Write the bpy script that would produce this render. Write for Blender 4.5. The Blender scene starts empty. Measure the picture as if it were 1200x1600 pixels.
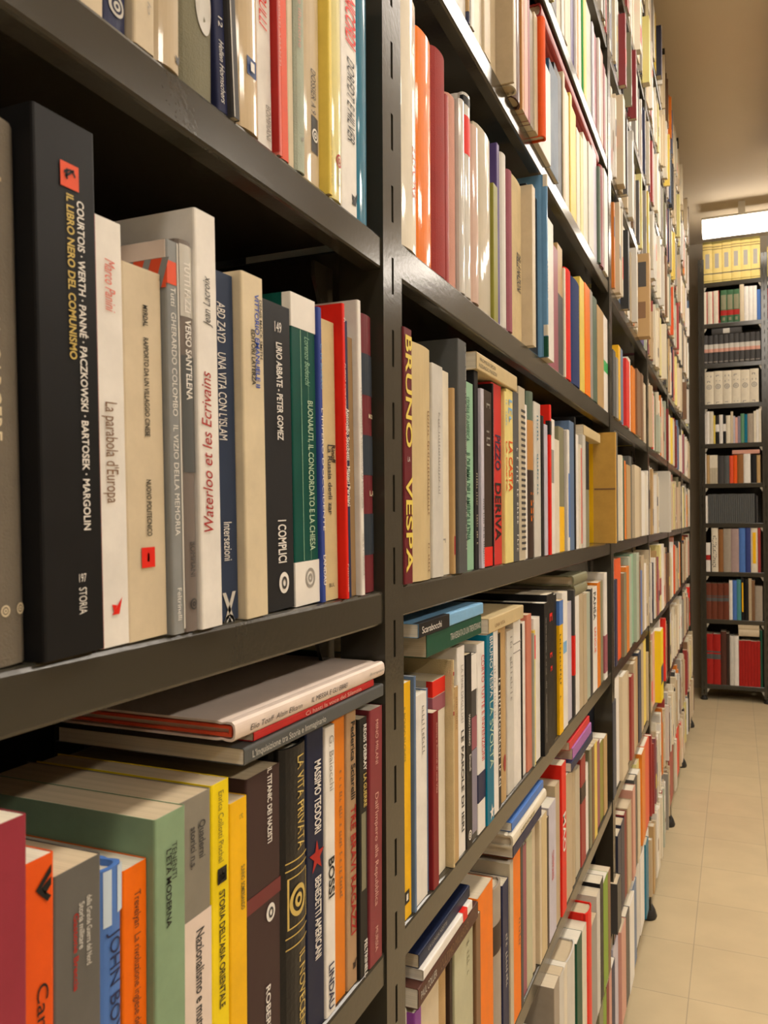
import bpy, math, random
from mathutils import Matrix, Vector

SC = bpy.context.scene
COL = SC.collection
random.seed(11)

# ------------------------------------------------------------------ camera, world, exposure, lamp strength
EXPOSURE = -0.12
LAMP = 15.0            # emission of the ceiling tubes' diffusers
LAMP_COL = (1.0, 0.90, 0.78)
AMBIENT = 0.0
CAM_H = 1.235
cam_d = bpy.data.cameras.new('camera')
cam = bpy.data.objects.new('camera', cam_d)
COL.objects.link(cam)
cam_d.sensor_fit = 'VERTICAL'
cam_d.sensor_height = 36.0
cam_d.lens = 1290 / 1600 * 36.0
cam_d.clip_start = 0.02
r_, u_, b_ = (0.919869, 0.392191, -0.00514), (0.008019, -0.005705, 0.999952), (0.392143, -0.919866, -0.008393)
cam.matrix_world = Matrix(((r_[0], u_[0], b_[0], 0), (r_[1], u_[1], b_[1], 0), (r_[2], u_[2], b_[2], CAM_H), (0, 0, 0, 1)))
cam_d.dof.use_dof = True
cam_d.dof.focus_distance = 0.85
cam_d.dof.aperture_fstop = 24.0
SC.camera = cam
w = bpy.data.worlds.new('room_ambient')
SC.world = w
w.use_nodes = True
w.node_tree.nodes['Background'].inputs[0].default_value = (1.0, 0.85, 0.65, 1)
w.node_tree.nodes['Background'].inputs[1].default_value = AMBIENT
SC.view_settings.view_transform = 'Standard'
SC.view_settings.look = 'None'
SC.view_settings.gamma = 1
SC.view_settings.use_curve_mapping = False
SC.view_settings.exposure = EXPOSURE

# ------------------------------------------------------------------ colours (linear albedo)
P = dict(W=(.80,.77,.72), CR=(.64,.54,.38), CRW=(.74,.68,.55), CRL=(.68,.58,.40), CRY=(.62,.49,.27), BE=(.50,.40,.26), BEG=(.52,.46,.34),
 BEL=(.60,.49,.33), BG=(.55,.42,.25), TN=(.50,.33,.15), TNB=(.30,.19,.09), TNO=(.50,.24,.07), KR=(.42,.27,.15), GY=(.32,.30,.27), GYL=(.55,.53,.48),
 GYW=(.62,.60,.55), GYP=(.25,.23,.30), GYB=(.36,.31,.25), GYD=(.13,.125,.115), GYO=(.24,.22,.18), GY2=(.26,.27,.27), GB=(.17,.145,.11), GB2=(.17,.14,.125),
 DG=(.06,.058,.058), DGG=(.095,.1,.1), DGO=(.1,.1,.09), BK=(.012,.012,.013), BK2=(.022,.023,.026), NV=(.02,.025,.075), NVS=(.03,.045,.085), NVD=(.012,.018,.05),
 NVG=(.025,.035,.05), NVT=(.02,.06,.12), NVC=(.015,.035,.14), NVP=(.10,.07,.22), NVB=(.04,.06,.22), BL=(.05,.13,.40), BLU=(.03,.08,.42), BLU2=(.04,.07,.30), BLM=(.08,.19,.52), BLD=(.03,.06,.18),
 BLS=(.12,.19,.32), BLG=(.16,.35,.58), LB=(.22,.45,.70), LBW=(.55,.66,.76), TE=(0.0,.16,.27), TEL=(.08,.28,.30), GR=(.03,.2,.14), GRT=(.005,.075,.058), GRD=(.015,.085,.05),
 GRB=(.05,.40,.12), GRM=(.12,.28,.16), GRG=(.05,.13,.06), GN=(.22,.36,.03), SG=(.24,.36,.22), SGL=(.42,.47,.38), SGD=(.10,.15,.11), SGC=(.50,.49,.33), MT=(.28,.50,.34), MTL=(.55,.70,.50),
 OL=(.28,.27,.05), OLD=(.16,.13,.03), OLG=(.24,.23,.14), OV=(.20,.19,.125), YE=(.86,.66,.01), YEO=(.88,.50,.01), YEP=(.80,.62,.12), YEC=(.80,.68,.26), PY=(.74,.67,.28),
 OR=(.86,.20,.005), OR2=(.72,.21,.015), ORR=(.78,.10,.012), ORB=(.86,.16,.004), GO=(.62,.46,.13), GOC=(.66,.51,.17), RD=(.74,.022,.012), RDS=(.72,.09,.035), RDD=(.40,.02,.016), RDB=(.34,.045,.04),
 RDP=(.62,.035,.035), DR=(.22,.016,.02), DBR=(.09,.035,.025), RBR=(.16,.045,.025), BU=(.15,.02,.028), BU2=(.24,.04,.05), BUM=(.30,.035,.055), BUD=(.16,.035,.035), PK=(.72,.40,.34), PKC=(.62,.32,.25),
 PKR=(.72,.17,.13), PKL=(.88,.60,.52), PKB=(.60,.42,.34), PKW=(.74,.62,.54), SAL=(.58,.20,.13), MV=(.32,.10,.13), MVG=(.40,.30,.29), PU=(.25,.06,.33), PUL=(.38,.14,.42), LI=(.55,.53,.62),
 BR=(.22,.12,.06), BRO=(.27,.12,.04), DB=(.05,.03,.022), DBM=(.052,.028,.028), OR3=(.8,.3,.1))
NAMES = dict(W='white', CR='cream', CRW='off white', CRL='cream', CRY='yellowish cream', BE='beige', BEG='greyish beige', BEL='beige', BG='tan', TN='tan', TNB='brown', TNO='ochre brown', GY='grey', GYW='pale grey',
 GYB='brownish grey', DG='dark grey', DGG='slate grey', BK='black', NV='navy', NVS='slate blue', NVD='deep navy', NVT='petrol blue', NVC='navy blue', NVP='violet', NVB='navy', BLM='bright blue', BLS='greyish blue', BLG='sky blue',
 LB='light blue', TE='teal', TEL='turquoise', GRD='dark green', GRM='green', GRG='green', GRB='green', GN='leaf green', SGL='pale green', SGD='grey green', SGC='pale olive cream', MT='mint green', OL='olive', OLG='drab olive', YEO='golden yellow', YEP='yellow',
 YEC='light yellow', PY='pale yellow', OR='orange', OR2='dull orange', ORR='vivid orange', RD='bright red', RDS='scarlet', RDD='deep red', RDB='brick red', RDP='crimson', DR='dark red', DBR='dark brown', RBR='red brown', BU='burgundy',
 PK='pink', PKC='dusty pink', PKB='pinkish', SAL='salmon', MV='mauve', MVG='greyish mauve', PU='purple', LI='lilac', BR='brown', BRO='chestnut', DB='blackish brown', GOC='gilt')

# ------------------------------------------------------------------ materials
def new_mat(name):
    m = bpy.data.materials.new(name); m.use_nodes = True
    nt = m.node_tree; bs = nt.nodes['Principled BSDF']
    return m, nt, bs
def nd(nt, typ, **kw):
    n = nt.nodes.new(typ)
    for k, v in kw.items(): setattr(n, k, v)
    return n
def cover_mat(name, rough, mott, bump, bscale, coat=0.0, spec=.5, crease=0.0):
    m, nt, bs = new_mat(name); L = nt.links
    oi = nd(nt, 'ShaderNodeObjectInfo'); tc = nd(nt, 'ShaderNodeTexCoord')
    add = nd(nt, 'ShaderNodeVectorMath', operation='ADD'); L.new(tc.outputs['Object'], add.inputs[0])
    cmb = nd(nt, 'ShaderNodeCombineXYZ'); L.new(oi.outputs['Random'], cmb.inputs[0]); L.new(oi.outputs['Random'], cmb.inputs[2])
    sc = nd(nt, 'ShaderNodeVectorMath', operation='SCALE'); sc.inputs['Scale'].default_value = 13; L.new(cmb.outputs[0], sc.inputs[0]); L.new(sc.outputs[0], add.inputs[1])
    n1 = nd(nt, 'ShaderNodeTexNoise'); n1.inputs['Scale'].default_value = 38; n1.inputs['Detail'].default_value = 6; n1.inputs['Roughness'].default_value = .65
    L.new(add.outputs[0], n1.inputs['Vector'])
    rp = nd(nt, 'ShaderNodeMapRange'); rp.inputs[1].default_value = .3; rp.inputs[2].default_value = .75; rp.inputs[3].default_value = 1 - mott; rp.inputs[4].default_value = 1 + mott * .35
    L.new(n1.outputs[0], rp.inputs[0])
    mx = nd(nt, 'ShaderNodeVectorMath', operation='SCALE'); L.new(oi.outputs['Color'], mx.inputs[0]); L.new(rp.outputs[0], mx.inputs['Scale'])
    L.new(mx.outputs[0], bs.inputs['Base Color'])
    n2 = nd(nt, 'ShaderNodeTexNoise'); n2.inputs['Scale'].default_value = bscale; n2.inputs['Detail'].default_value = 3
    mp = nd(nt, 'ShaderNodeMapping'); mp.inputs['Scale'].default_value = (1, 1, .25 if crease else 1); L.new(add.outputs[0], mp.inputs[0]); L.new(mp.outputs[0], n2.inputs['Vector'])
    bp = nd(nt, 'ShaderNodeBump'); bp.inputs['Strength'].default_value = bump; bp.inputs['Distance'].default_value = .001 if not crease else .003
    L.new(n2.outputs[0], bp.inputs['Height']); L.new(bp.outputs[0], bs.inputs['Normal'])
    rr = nd(nt, 'ShaderNodeMapRange'); rr.inputs[3].default_value = rough - .08; rr.inputs[4].default_value = rough + .12
    L.new(n1.outputs[0], rr.inputs[0]); L.new(rr.outputs[0], bs.inputs['Roughness'])
    bs.inputs['Specular IOR Level'].default_value = spec
    bs.inputs['Coat Weight'].default_value = coat; bs.inputs['Coat Roughness'].default_value = .06
    if coat: L.new(bp.outputs[0], bs.inputs['Coat Normal'])
    return m
MAT = dict(
 p=cover_mat('printed_card', .40, .13, .10, 60, spec=.14), h=cover_mat('paper_jacket', .36, .10, .08, 40, spec=.18), g=cover_mat('plastic_wrapped', .45, .08, .22, 30, coat=.55, crease=1, spec=.2),
 c=cover_mat('book_cloth', .75, .14, .5, 900, spec=.25), l=cover_mat('book_leather', .34, .12, .3, 300, spec=.3))
MAT['print'] = cover_mat('printed_ink', .45, .08, .05, 60, spec=.2)
def pages_mat():
    m, nt, bs = new_mat('paper_edges'); L = nt.links
    tc = nd(nt, 'ShaderNodeTexCoord'); mp = nd(nt, 'ShaderNodeMapping'); mp.inputs['Scale'].default_value = (4, 900, 4)
    oi = nd(nt, 'ShaderNodeObjectInfo')
    L.new(tc.outputs['Object'], mp.inputs[0]); n = nd(nt, 'ShaderNodeTexNoise'); n.inputs['Scale'].default_value = 1.0; n.inputs['Detail'].default_value = 3
    L.new(mp.outputs[0], n.inputs['Vector'])
    r = nd(nt, 'ShaderNodeMapRange'); r.inputs[1].default_value = .3; r.inputs[2].default_value = .7; r.inputs[3].default_value = .86; r.inputs[4].default_value = 1.04
    L.new(n.outputs[0], r.inputs[0])
    mx = nd(nt, 'ShaderNodeVectorMath', operation='SCALE'); L.new(oi.outputs['Color'], mx.inputs[0]); L.new(r.outputs[0], mx.inputs['Scale'])
    L.new(mx.outputs[0], bs.inputs['Base Color']); bs.inputs['Roughness'].default_value = .85; bs.inputs['Specular IOR Level'].default_value = .2
    return m
MAT['pages'] = pages_mat()
def metal_mat():
    m, nt, bs = new_mat('olive_grey_enamel'); L = nt.links
    bs.inputs['Base Color'].default_value = (.036, .032, .023, 1)
    tc = nd(nt, 'ShaderNodeTexCoord')
    n = nd(nt, 'ShaderNodeTexNoise'); n.inputs['Scale'].default_value = 220; n.inputs['Detail'].default_value = 2; L.new(tc.outputs['Object'], n.inputs['Vector'])
    b = nd(nt, 'ShaderNodeBump'); b.inputs['Strength'].default_value = .12; b.inputs['Distance'].default_value = .0006; L.new(n.outputs[0], b.inputs['Height']); L.new(b.outputs[0], bs.inputs['Normal'])
    n3 = nd(nt, 'ShaderNodeTexNoise'); n3.inputs['Scale'].default_value = 9; n3.inputs['Detail'].default_value = 5; L.new(tc.outputs['Object'], n3.inputs['Vector'])
    r = nd(nt, 'ShaderNodeMapRange'); r.inputs[3].default_value = .13; r.inputs[4].default_value = .24; L.new(n3.outputs[0], r.inputs[0]); L.new(r.outputs[0], bs.inputs['Roughness'])
    bs.inputs['Specular IOR Level'].default_value = .55
    return m
MAT['metal'] = metal_mat()
def simple(name, col, rough=.6, noise=.06, scale=12, spec=.4):
    m, nt, bs = new_mat(name); L = nt.links
    tc = nd(nt, 'ShaderNodeTexCoord'); n = nd(nt, 'ShaderNodeTexNoise'); n.inputs['Scale'].default_value = scale; n.inputs['Detail'].default_value = 4; L.new(tc.outputs['Object'], n.inputs['Vector'])
    rp = nd(nt, 'ShaderNodeValToRGB'); rp.color_ramp.elements[0].color = tuple(c * (1 - noise) for c in col) + (1,); rp.color_ramp.elements[1].color = tuple(min(1, c * (1 + noise)) for c in col) + (1,)
    L.new(n.outputs[0], rp.inputs[0]); L.new(rp.outputs[0], bs.inputs['Base Color']); bs.inputs['Roughness'].default_value = rough; bs.inputs['Specular IOR Level'].default_value = spec
    return m
MAT['ceiling'] = simple('painted_ceiling', (.66, .56, .42), .9, .03, 3)
MAT['wall'] = simple('painted_wall', (.36, .31, .24), .85, .04, 4)
MAT['added_dark'] = simple('added_dark_sheet', (.035, .032, .027), .6, .1)  # near-black colour stands in for the shade behind the books
MAT['rubber'] = simple('black_rubber', (.02, .019, .018), .5)
MAT['gusset'] = simple('pale_gusset', (.45, .42, .34), .4)
MAT['housing'] = simple('white_lamp_housing', (.75, .72, .65), .5)
m, nt, bs = new_mat('lamp_diffuser')
bs.inputs['Base Color'].default_value = (.9, .9, .88, 1)
bs.inputs['Emission Color'].default_value = LAMP_COL + (1,)
bs.inputs['Emission Strength'].default_value = LAMP
MAT['diffuser'] = m
for nm_, k_ in (('end', .75), ('right', 2.8)):
    m2 = m.copy(); m2.name = 'lamp_diffuser_' + nm_; MAT['diffuser_' + nm_] = m2
    m2.node_tree.nodes['Principled BSDF'].inputs['Emission Strength'].default_value = LAMP * k_
def tiles():
    m, nt, bs = new_mat('beige_floor_tiles'); L = nt.links
    g = nd(nt, 'ShaderNodeNewGeometry'); mp = nd(nt, 'ShaderNodeMapping'); mp.inputs['Location'].default_value = (.122, -2.554 + 2.9, 0); L.new(g.outputs['Position'], mp.inputs[0])
    b = nd(nt, 'ShaderNodeTexBrick'); b.offset = 0; b.squash = 1
    b.inputs['Scale'].default_value = 1; b.inputs['Brick Width'].default_value = .215; b.inputs['Row Height'].default_value = .29; b.inputs['Mortar Size'].default_value = .0013; b.inputs['Mortar Smooth'].default_value = .2
    b.inputs['Color1'].default_value = (.56, .45, .275, 1); b.inputs['Color2'].default_value = (.53, .425, .26, 1); b.inputs['Mortar'].default_value = (.36, .29, .19, 1)
    L.new(mp.outputs[0], b.inputs['Vector'])
    n = nd(nt, 'ShaderNodeTexNoise'); n.inputs['Scale'].default_value = 7; n.inputs['Detail'].default_value = 6; L.new(g.outputs['Position'], n.inputs['Vector'])
    r = nd(nt, 'ShaderNodeMapRange'); r.inputs[1].default_value = .3; r.inputs[2].default_value = .7; r.inputs[3].default_value = .93; r.inputs[4].default_value = 1.05; L.new(n.outputs[0], r.inputs[0])
    s = nd(nt, 'ShaderNodeVectorMath', operation='SCALE'); L.new(b.outputs['Color'], s.inputs[0]); L.new(r.outputs[0], s.inputs['Scale']); L.new(s.outputs[0], bs.inputs['Base Color'])
    bs.inputs['Roughness'].default_value = .5; bs.inputs['Specular IOR Level'].default_value = .35
    return m
MAT['floor'] = tiles()

# ------------------------------------------------------------------ mesh helpers
class MB:
    def __init__(s): s.v = []; s.f = []
    def box(s, x0, x1, y0, y1, z0, z1):
        n = len(s.v)
        s.v += [(x0,y0,z0),(x1,y0,z0),(x1,y1,z0),(x0,y1,z0),(x0,y0,z1),(x1,y0,z1),(x1,y1,z1),(x0,y1,z1)]
        s.f += [tuple(n+i for i in q) for q in ((0,3,2,1),(4,5,6,7),(0,1,5,4),(1,2,6,5),(2,3,7,6),(3,0,4,7))]
        return s
    def prism(s, pts, lo, hi, axis):          # closed polygon extruded along an axis
        n = len(s.v); k = len(pts)
        for t in (lo, hi):
            for a, b in pts:
                s.v.append({'x': (t, a, b), 'y': (a, t, b), 'z': (a, b, t)}[axis])
        s.f.append(tuple(range(n, n+k))[::-1]); s.f.append(tuple(range(n+k, n+2*k)))
        for i in range(k):
            j = (i+1) % k
            s.f.append((n+i, n+j, n+k+j, n+k+i))
        return s
    def lathe(s, prof, cx, cy, seg=16):
        n = len(s.v)
        for r, z in prof:
            for i in range(seg):
                a = 2*math.pi*i/seg; s.v.append((cx+r*math.cos(a), cy+r*math.sin(a), z))
        for j in range(len(prof)-1):
            for i in range(seg):
                k = (i+1) % seg
                s.f.append((n+j*seg+i, n+j*seg+k, n+(j+1)*seg+k, n+(j+1)*seg+i))
        s.f.append(tuple(n+i for i in range(seg))[::-1]); s.f.append(tuple(n+(len(prof)-1)*seg+i for i in range(seg)))
        return s
    def obj(s, name, mat, parent=None, smooth=False, color=None, bevel=0):
        me = bpy.data.meshes.new(name); me.from_pydata(s.v, [], s.f); me.materials.append(mat); me.update()
        if smooth: me.polygons.foreach_set('use_smooth', [True]*len(me.polygons))
        o = bpy.data.objects.new(name, me); COL.objects.link(o)
        if parent: o.parent = parent
        if color: o.color = tuple(color) + (1,)
        if bevel:
            b = o.modifiers.new('soft_edges', 'BEVEL'); b.width = bevel; b.segments = 2; b.limit_method = 'ANGLE'
        return o
def tag(o, label, cat, group=None, kind=None):
    o['label'] = label; o['category'] = cat
    if group: o['group'] = group
    if kind: o['kind'] = kind
    return o
def empty(name, loc=(0, 0, 0)):
    o = bpy.data.objects.new(name, None); COL.objects.link(o); o.location = loc; o.empty_display_size = .05
    return o
def structure(name, mb, mat, label, cat):
    return tag(mb.obj(name, mat), label, cat, kind='structure')

# ------------------------------------------------------------------ the room
CEIL = 3.22
structure('floor', MB().box(-.62, 3.52, -2.3, 6.5, -.1, 0), MAT['floor'], 'beige square floor tiles with thin brown joints along the aisle', 'floor')
structure('ceiling', MB().box(-.62, 3.52, -2.3, 6.5, CEIL, CEIL+.1), MAT['ceiling'], 'plain off white painted ceiling over the aisle', 'ceiling')
structure('wall_left', MB().box(-.72, -.62, -2.3, 6.5, 0, CEIL), MAT['wall'], 'painted wall hidden behind the long left shelving', 'wall')
structure('wall_back', MB().box(-.62, 3.52, 6.4, 6.5, 0, CEIL), MAT['wall'], 'painted wall behind the end shelving', 'wall')
structure('wall_right', MB().box(3.42, 3.52, -2.3, 6.4, 0, CEIL), MAT['wall'], 'painted wall on the right side of the aisle', 'wall')
structure('wall_front', MB().box(-.62, 3.42, -2.4, -2.3, 0, CEIL), MAT['wall'], 'painted wall behind the viewer', 'wall')

# ------------------------------------------------------------------ lamps
def lamp(x0, x1, y0, y1, label, trough=False, dm='diffuser'):
    root = empty('ceiling_light', ((x0+x1)/2, (y0+y1)/2, CEIL))
    tag(root, label, 'lamp', 'fluorescent ceiling lights')
    along_x = (x1-x0) > (y1-y0)
    hx, hy = (x1-x0)/2, (y1-y0)/2
    MB().box(-hx, hx, -hy, hy, -.08 if trough else -.10, -.06 if trough else -.085).obj('housing', MAT['housing'], root, bevel=.004)
    d = MB()
    if trough:                                  # open metal trough: the sides screen the ceiling, the tube cover faces down
        s = MB().box(-hx, -hx+.004, -hy, hy, -.172, -.0805).box(hx-.004, hx, -hy, hy, -.172, -.0805).box(-hx+.004, hx-.004, -hy, -hy+.004, -.172, -.0805).box(-hx+.004, hx-.004, hy-.004, hy, -.172, -.0805)
        s.obj('side_screen', MAT['housing'], root)
        d.box(-hx+.005, hx-.005, -hy+.005, hy-.005, -.165, -.155)
    else:
        prof = [(-1, -.1005), (-1, -.17), (-.85, -.186), (.85, -.186), (1, -.17), (1, -.1005)]
        d.prism([(hy*.96*a, z) for a, z in prof], -hx*.995, hx*.995, 'x')
    d.obj('diffuser', MAT[dm], root)
    L = hx if along_x else hy
    for t in (-.6, .6):
        b = MB()
        if along_x: b.box(t*L-.02, t*L+.02, -.03, .03, -.085, 0)
        else: b.box(-.03, .03, t*L-.02, t*L+.02, -.06, 0)
        b.obj('bracket', MAT['housing'], root)
    return root
lamp(-.185, .98, 5.60, 5.73, 'glowing white fluorescent ceiling light across the aisle above the end shelving', dm='diffuser_end')
lamp(1.04, 2.2, 5.60, 5.73, 'fluorescent light continuing the glowing one to the right, out of frame')
for y0, where in ((3.40, 'over the far part'), (1.85, 'over the middle part'), (.30, 'over the near part'), (-1.25, 'behind the viewer')):
    lamp(.17, .47, y0, y0+1.45, 'fluorescent ceiling light along the aisle, ' + where, True)
for y0, where in ((2.9, 'farthest'), (.9, 'middle'), (-1.5, 'nearest')):
    lamp(2.35, 2.6, y0, y0+1.45, 'fluorescent ceiling light in the open right part of the room, ' + where, True, 'diffuser_right')

# ------------------------------------------------------------------ shelving
FX = -.25
POSTS = [-.66, .603, 1.851, 2.675, 3.50, 4.35, 5.19]
LEVELS = [.11, .345, .626, .904, 1.1815, 1.461, 1.747, 2.012, 2.28, 2.55, 2.82]
def lip_profile(h):
    o = [(-.33, 0), (-.0025, 0), (-.0008, -.0008), (0, -.0025), (0, -h+.002), (-.0008, -h+.0005), (-.0025, -h), (-.014, -h)]
    i = [(-.014, -h+.001), (-.0028, -h+.001), (-.0012, -h+.0025), (-.0012, -.003), (-.003, -.0012), (-.33, -.0012)]
    return o + i
def slotted_post(name, parent, along, a0, front, top, z0, slot_z, sgn=1):
    # L section; 'y' rack: flange lies in the plane x=front between y=a0..a0+.038 ; 'x' rack: flange in y=front
    wd = .038; th = .0018; sw = .0042; sh = .029; pitch = .0573
    mb = MB()
    def bx(u0, u1, v0, v1, z0_, z1_):          # u along the rack, v depth behind the front
        if along == 'y': mb.box(front-v1, front-v0, a0+u0, a0+u1, z0_, z1_)
        else: mb.box(a0+u0, a0+u1, front+v0, front+v1, z0_, z1_)
    c = wd*.5
    bx(0, c-sw/2, 0, th, z0, top); bx(c+sw/2, wd, 0, th, z0, top)
    z = z0; k = math.floor((z0-slot_z)/pitch)
    while True:
        s0 = slot_z+k*pitch-sh/2; s1 = s0+sh; k += 1
        if s1 <= z0: continue
        if s0 >= top: bx(c-sw/2, c+sw/2, 0, th, z, top); break
        if s0 > z: bx(c-sw/2, c+sw/2, 0, th, z, s0)
        z = s1
    bx(0, th, th, wd, z0, top)
    bx(wd-th, wd, th, .012, z0, top)
    return mb.obj(name, MAT['metal'], parent)
rack = empty('shelving_rack', (-.41, 2.0, 0))
tag(rack, 'long dark metal slotted shelving with ten shelves along the left of the aisle', 'shelving')
def under(root, o):
    o.parent = root; o.matrix_parent_inverse = root.matrix_world.inverted()
    return o
bpy.context.view_layer.update()
def padd(o, root): 
    o.parent = root; o.location = tuple(-c for c in root.location)
    return o
for i, y in enumerate(POSTS):
    p = padd(slotted_post('post', None, 'y', y-.019, FX+.0015, 3.12, .03, 1.599), rack)
    f = MB().lathe([(.026, 0), (.029, .008), (.024, .026), (.014, .044)], FX-.012, y, 18).obj('foot', MAT['rubber'], p, smooth=True)
    b = MB().box(FX-.334, FX-.332, y-.019, y+.019, .03, 3.12).box(FX-.334, FX-.30, y-.019, y-.017, .03, 3.12)
    padd(b.obj('rear_post', MAT['metal'], None), rack)
for i in range(len(POSTS)-1):
    ya, yb = POSTS[i]+.0195, POSTS[i+1]-.0195
    lv = list(LEVELS)
    if i == 0: lv[5] = 1.4535; lv[4] = 1.1795; lv[3] = .9035
    for k, z in enumerate(lv):
        h = .026 if not (i == 1 and k == 5) else .031
        pr = lip_profile(h)
        s = MB().prism([(FX+a, z+b) for a, b in pr], ya, yb, 'y')
        so = padd(s.obj('shelf', MAT['metal'], None), rack)
        if i < 3:
            for yy, sg in ((ya, 1), (yb, -1)):
                g = MB().prism([(0, 0), (sg*.030, 0), (sg*.030, -.012), (sg*.012, -.045), (sg*.004, -.052), (0, -.052)], FX-.045, FX-.042, 'x')
                g.v = [(v[0], v[1]+yy, v[2]+z-h+.004) for v in g.v]
                g.obj('corner_bracket', MAT['metal'], so)
    bk = MB().box(FX-.339, FX-.337, POSTS[i], POSTS[i+1], .05, 3.1)  # added sheet, keeps the space behind the books dark
    padd(bk.obj('added_dark_panel', MAT['added_dark'], None), rack)

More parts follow.
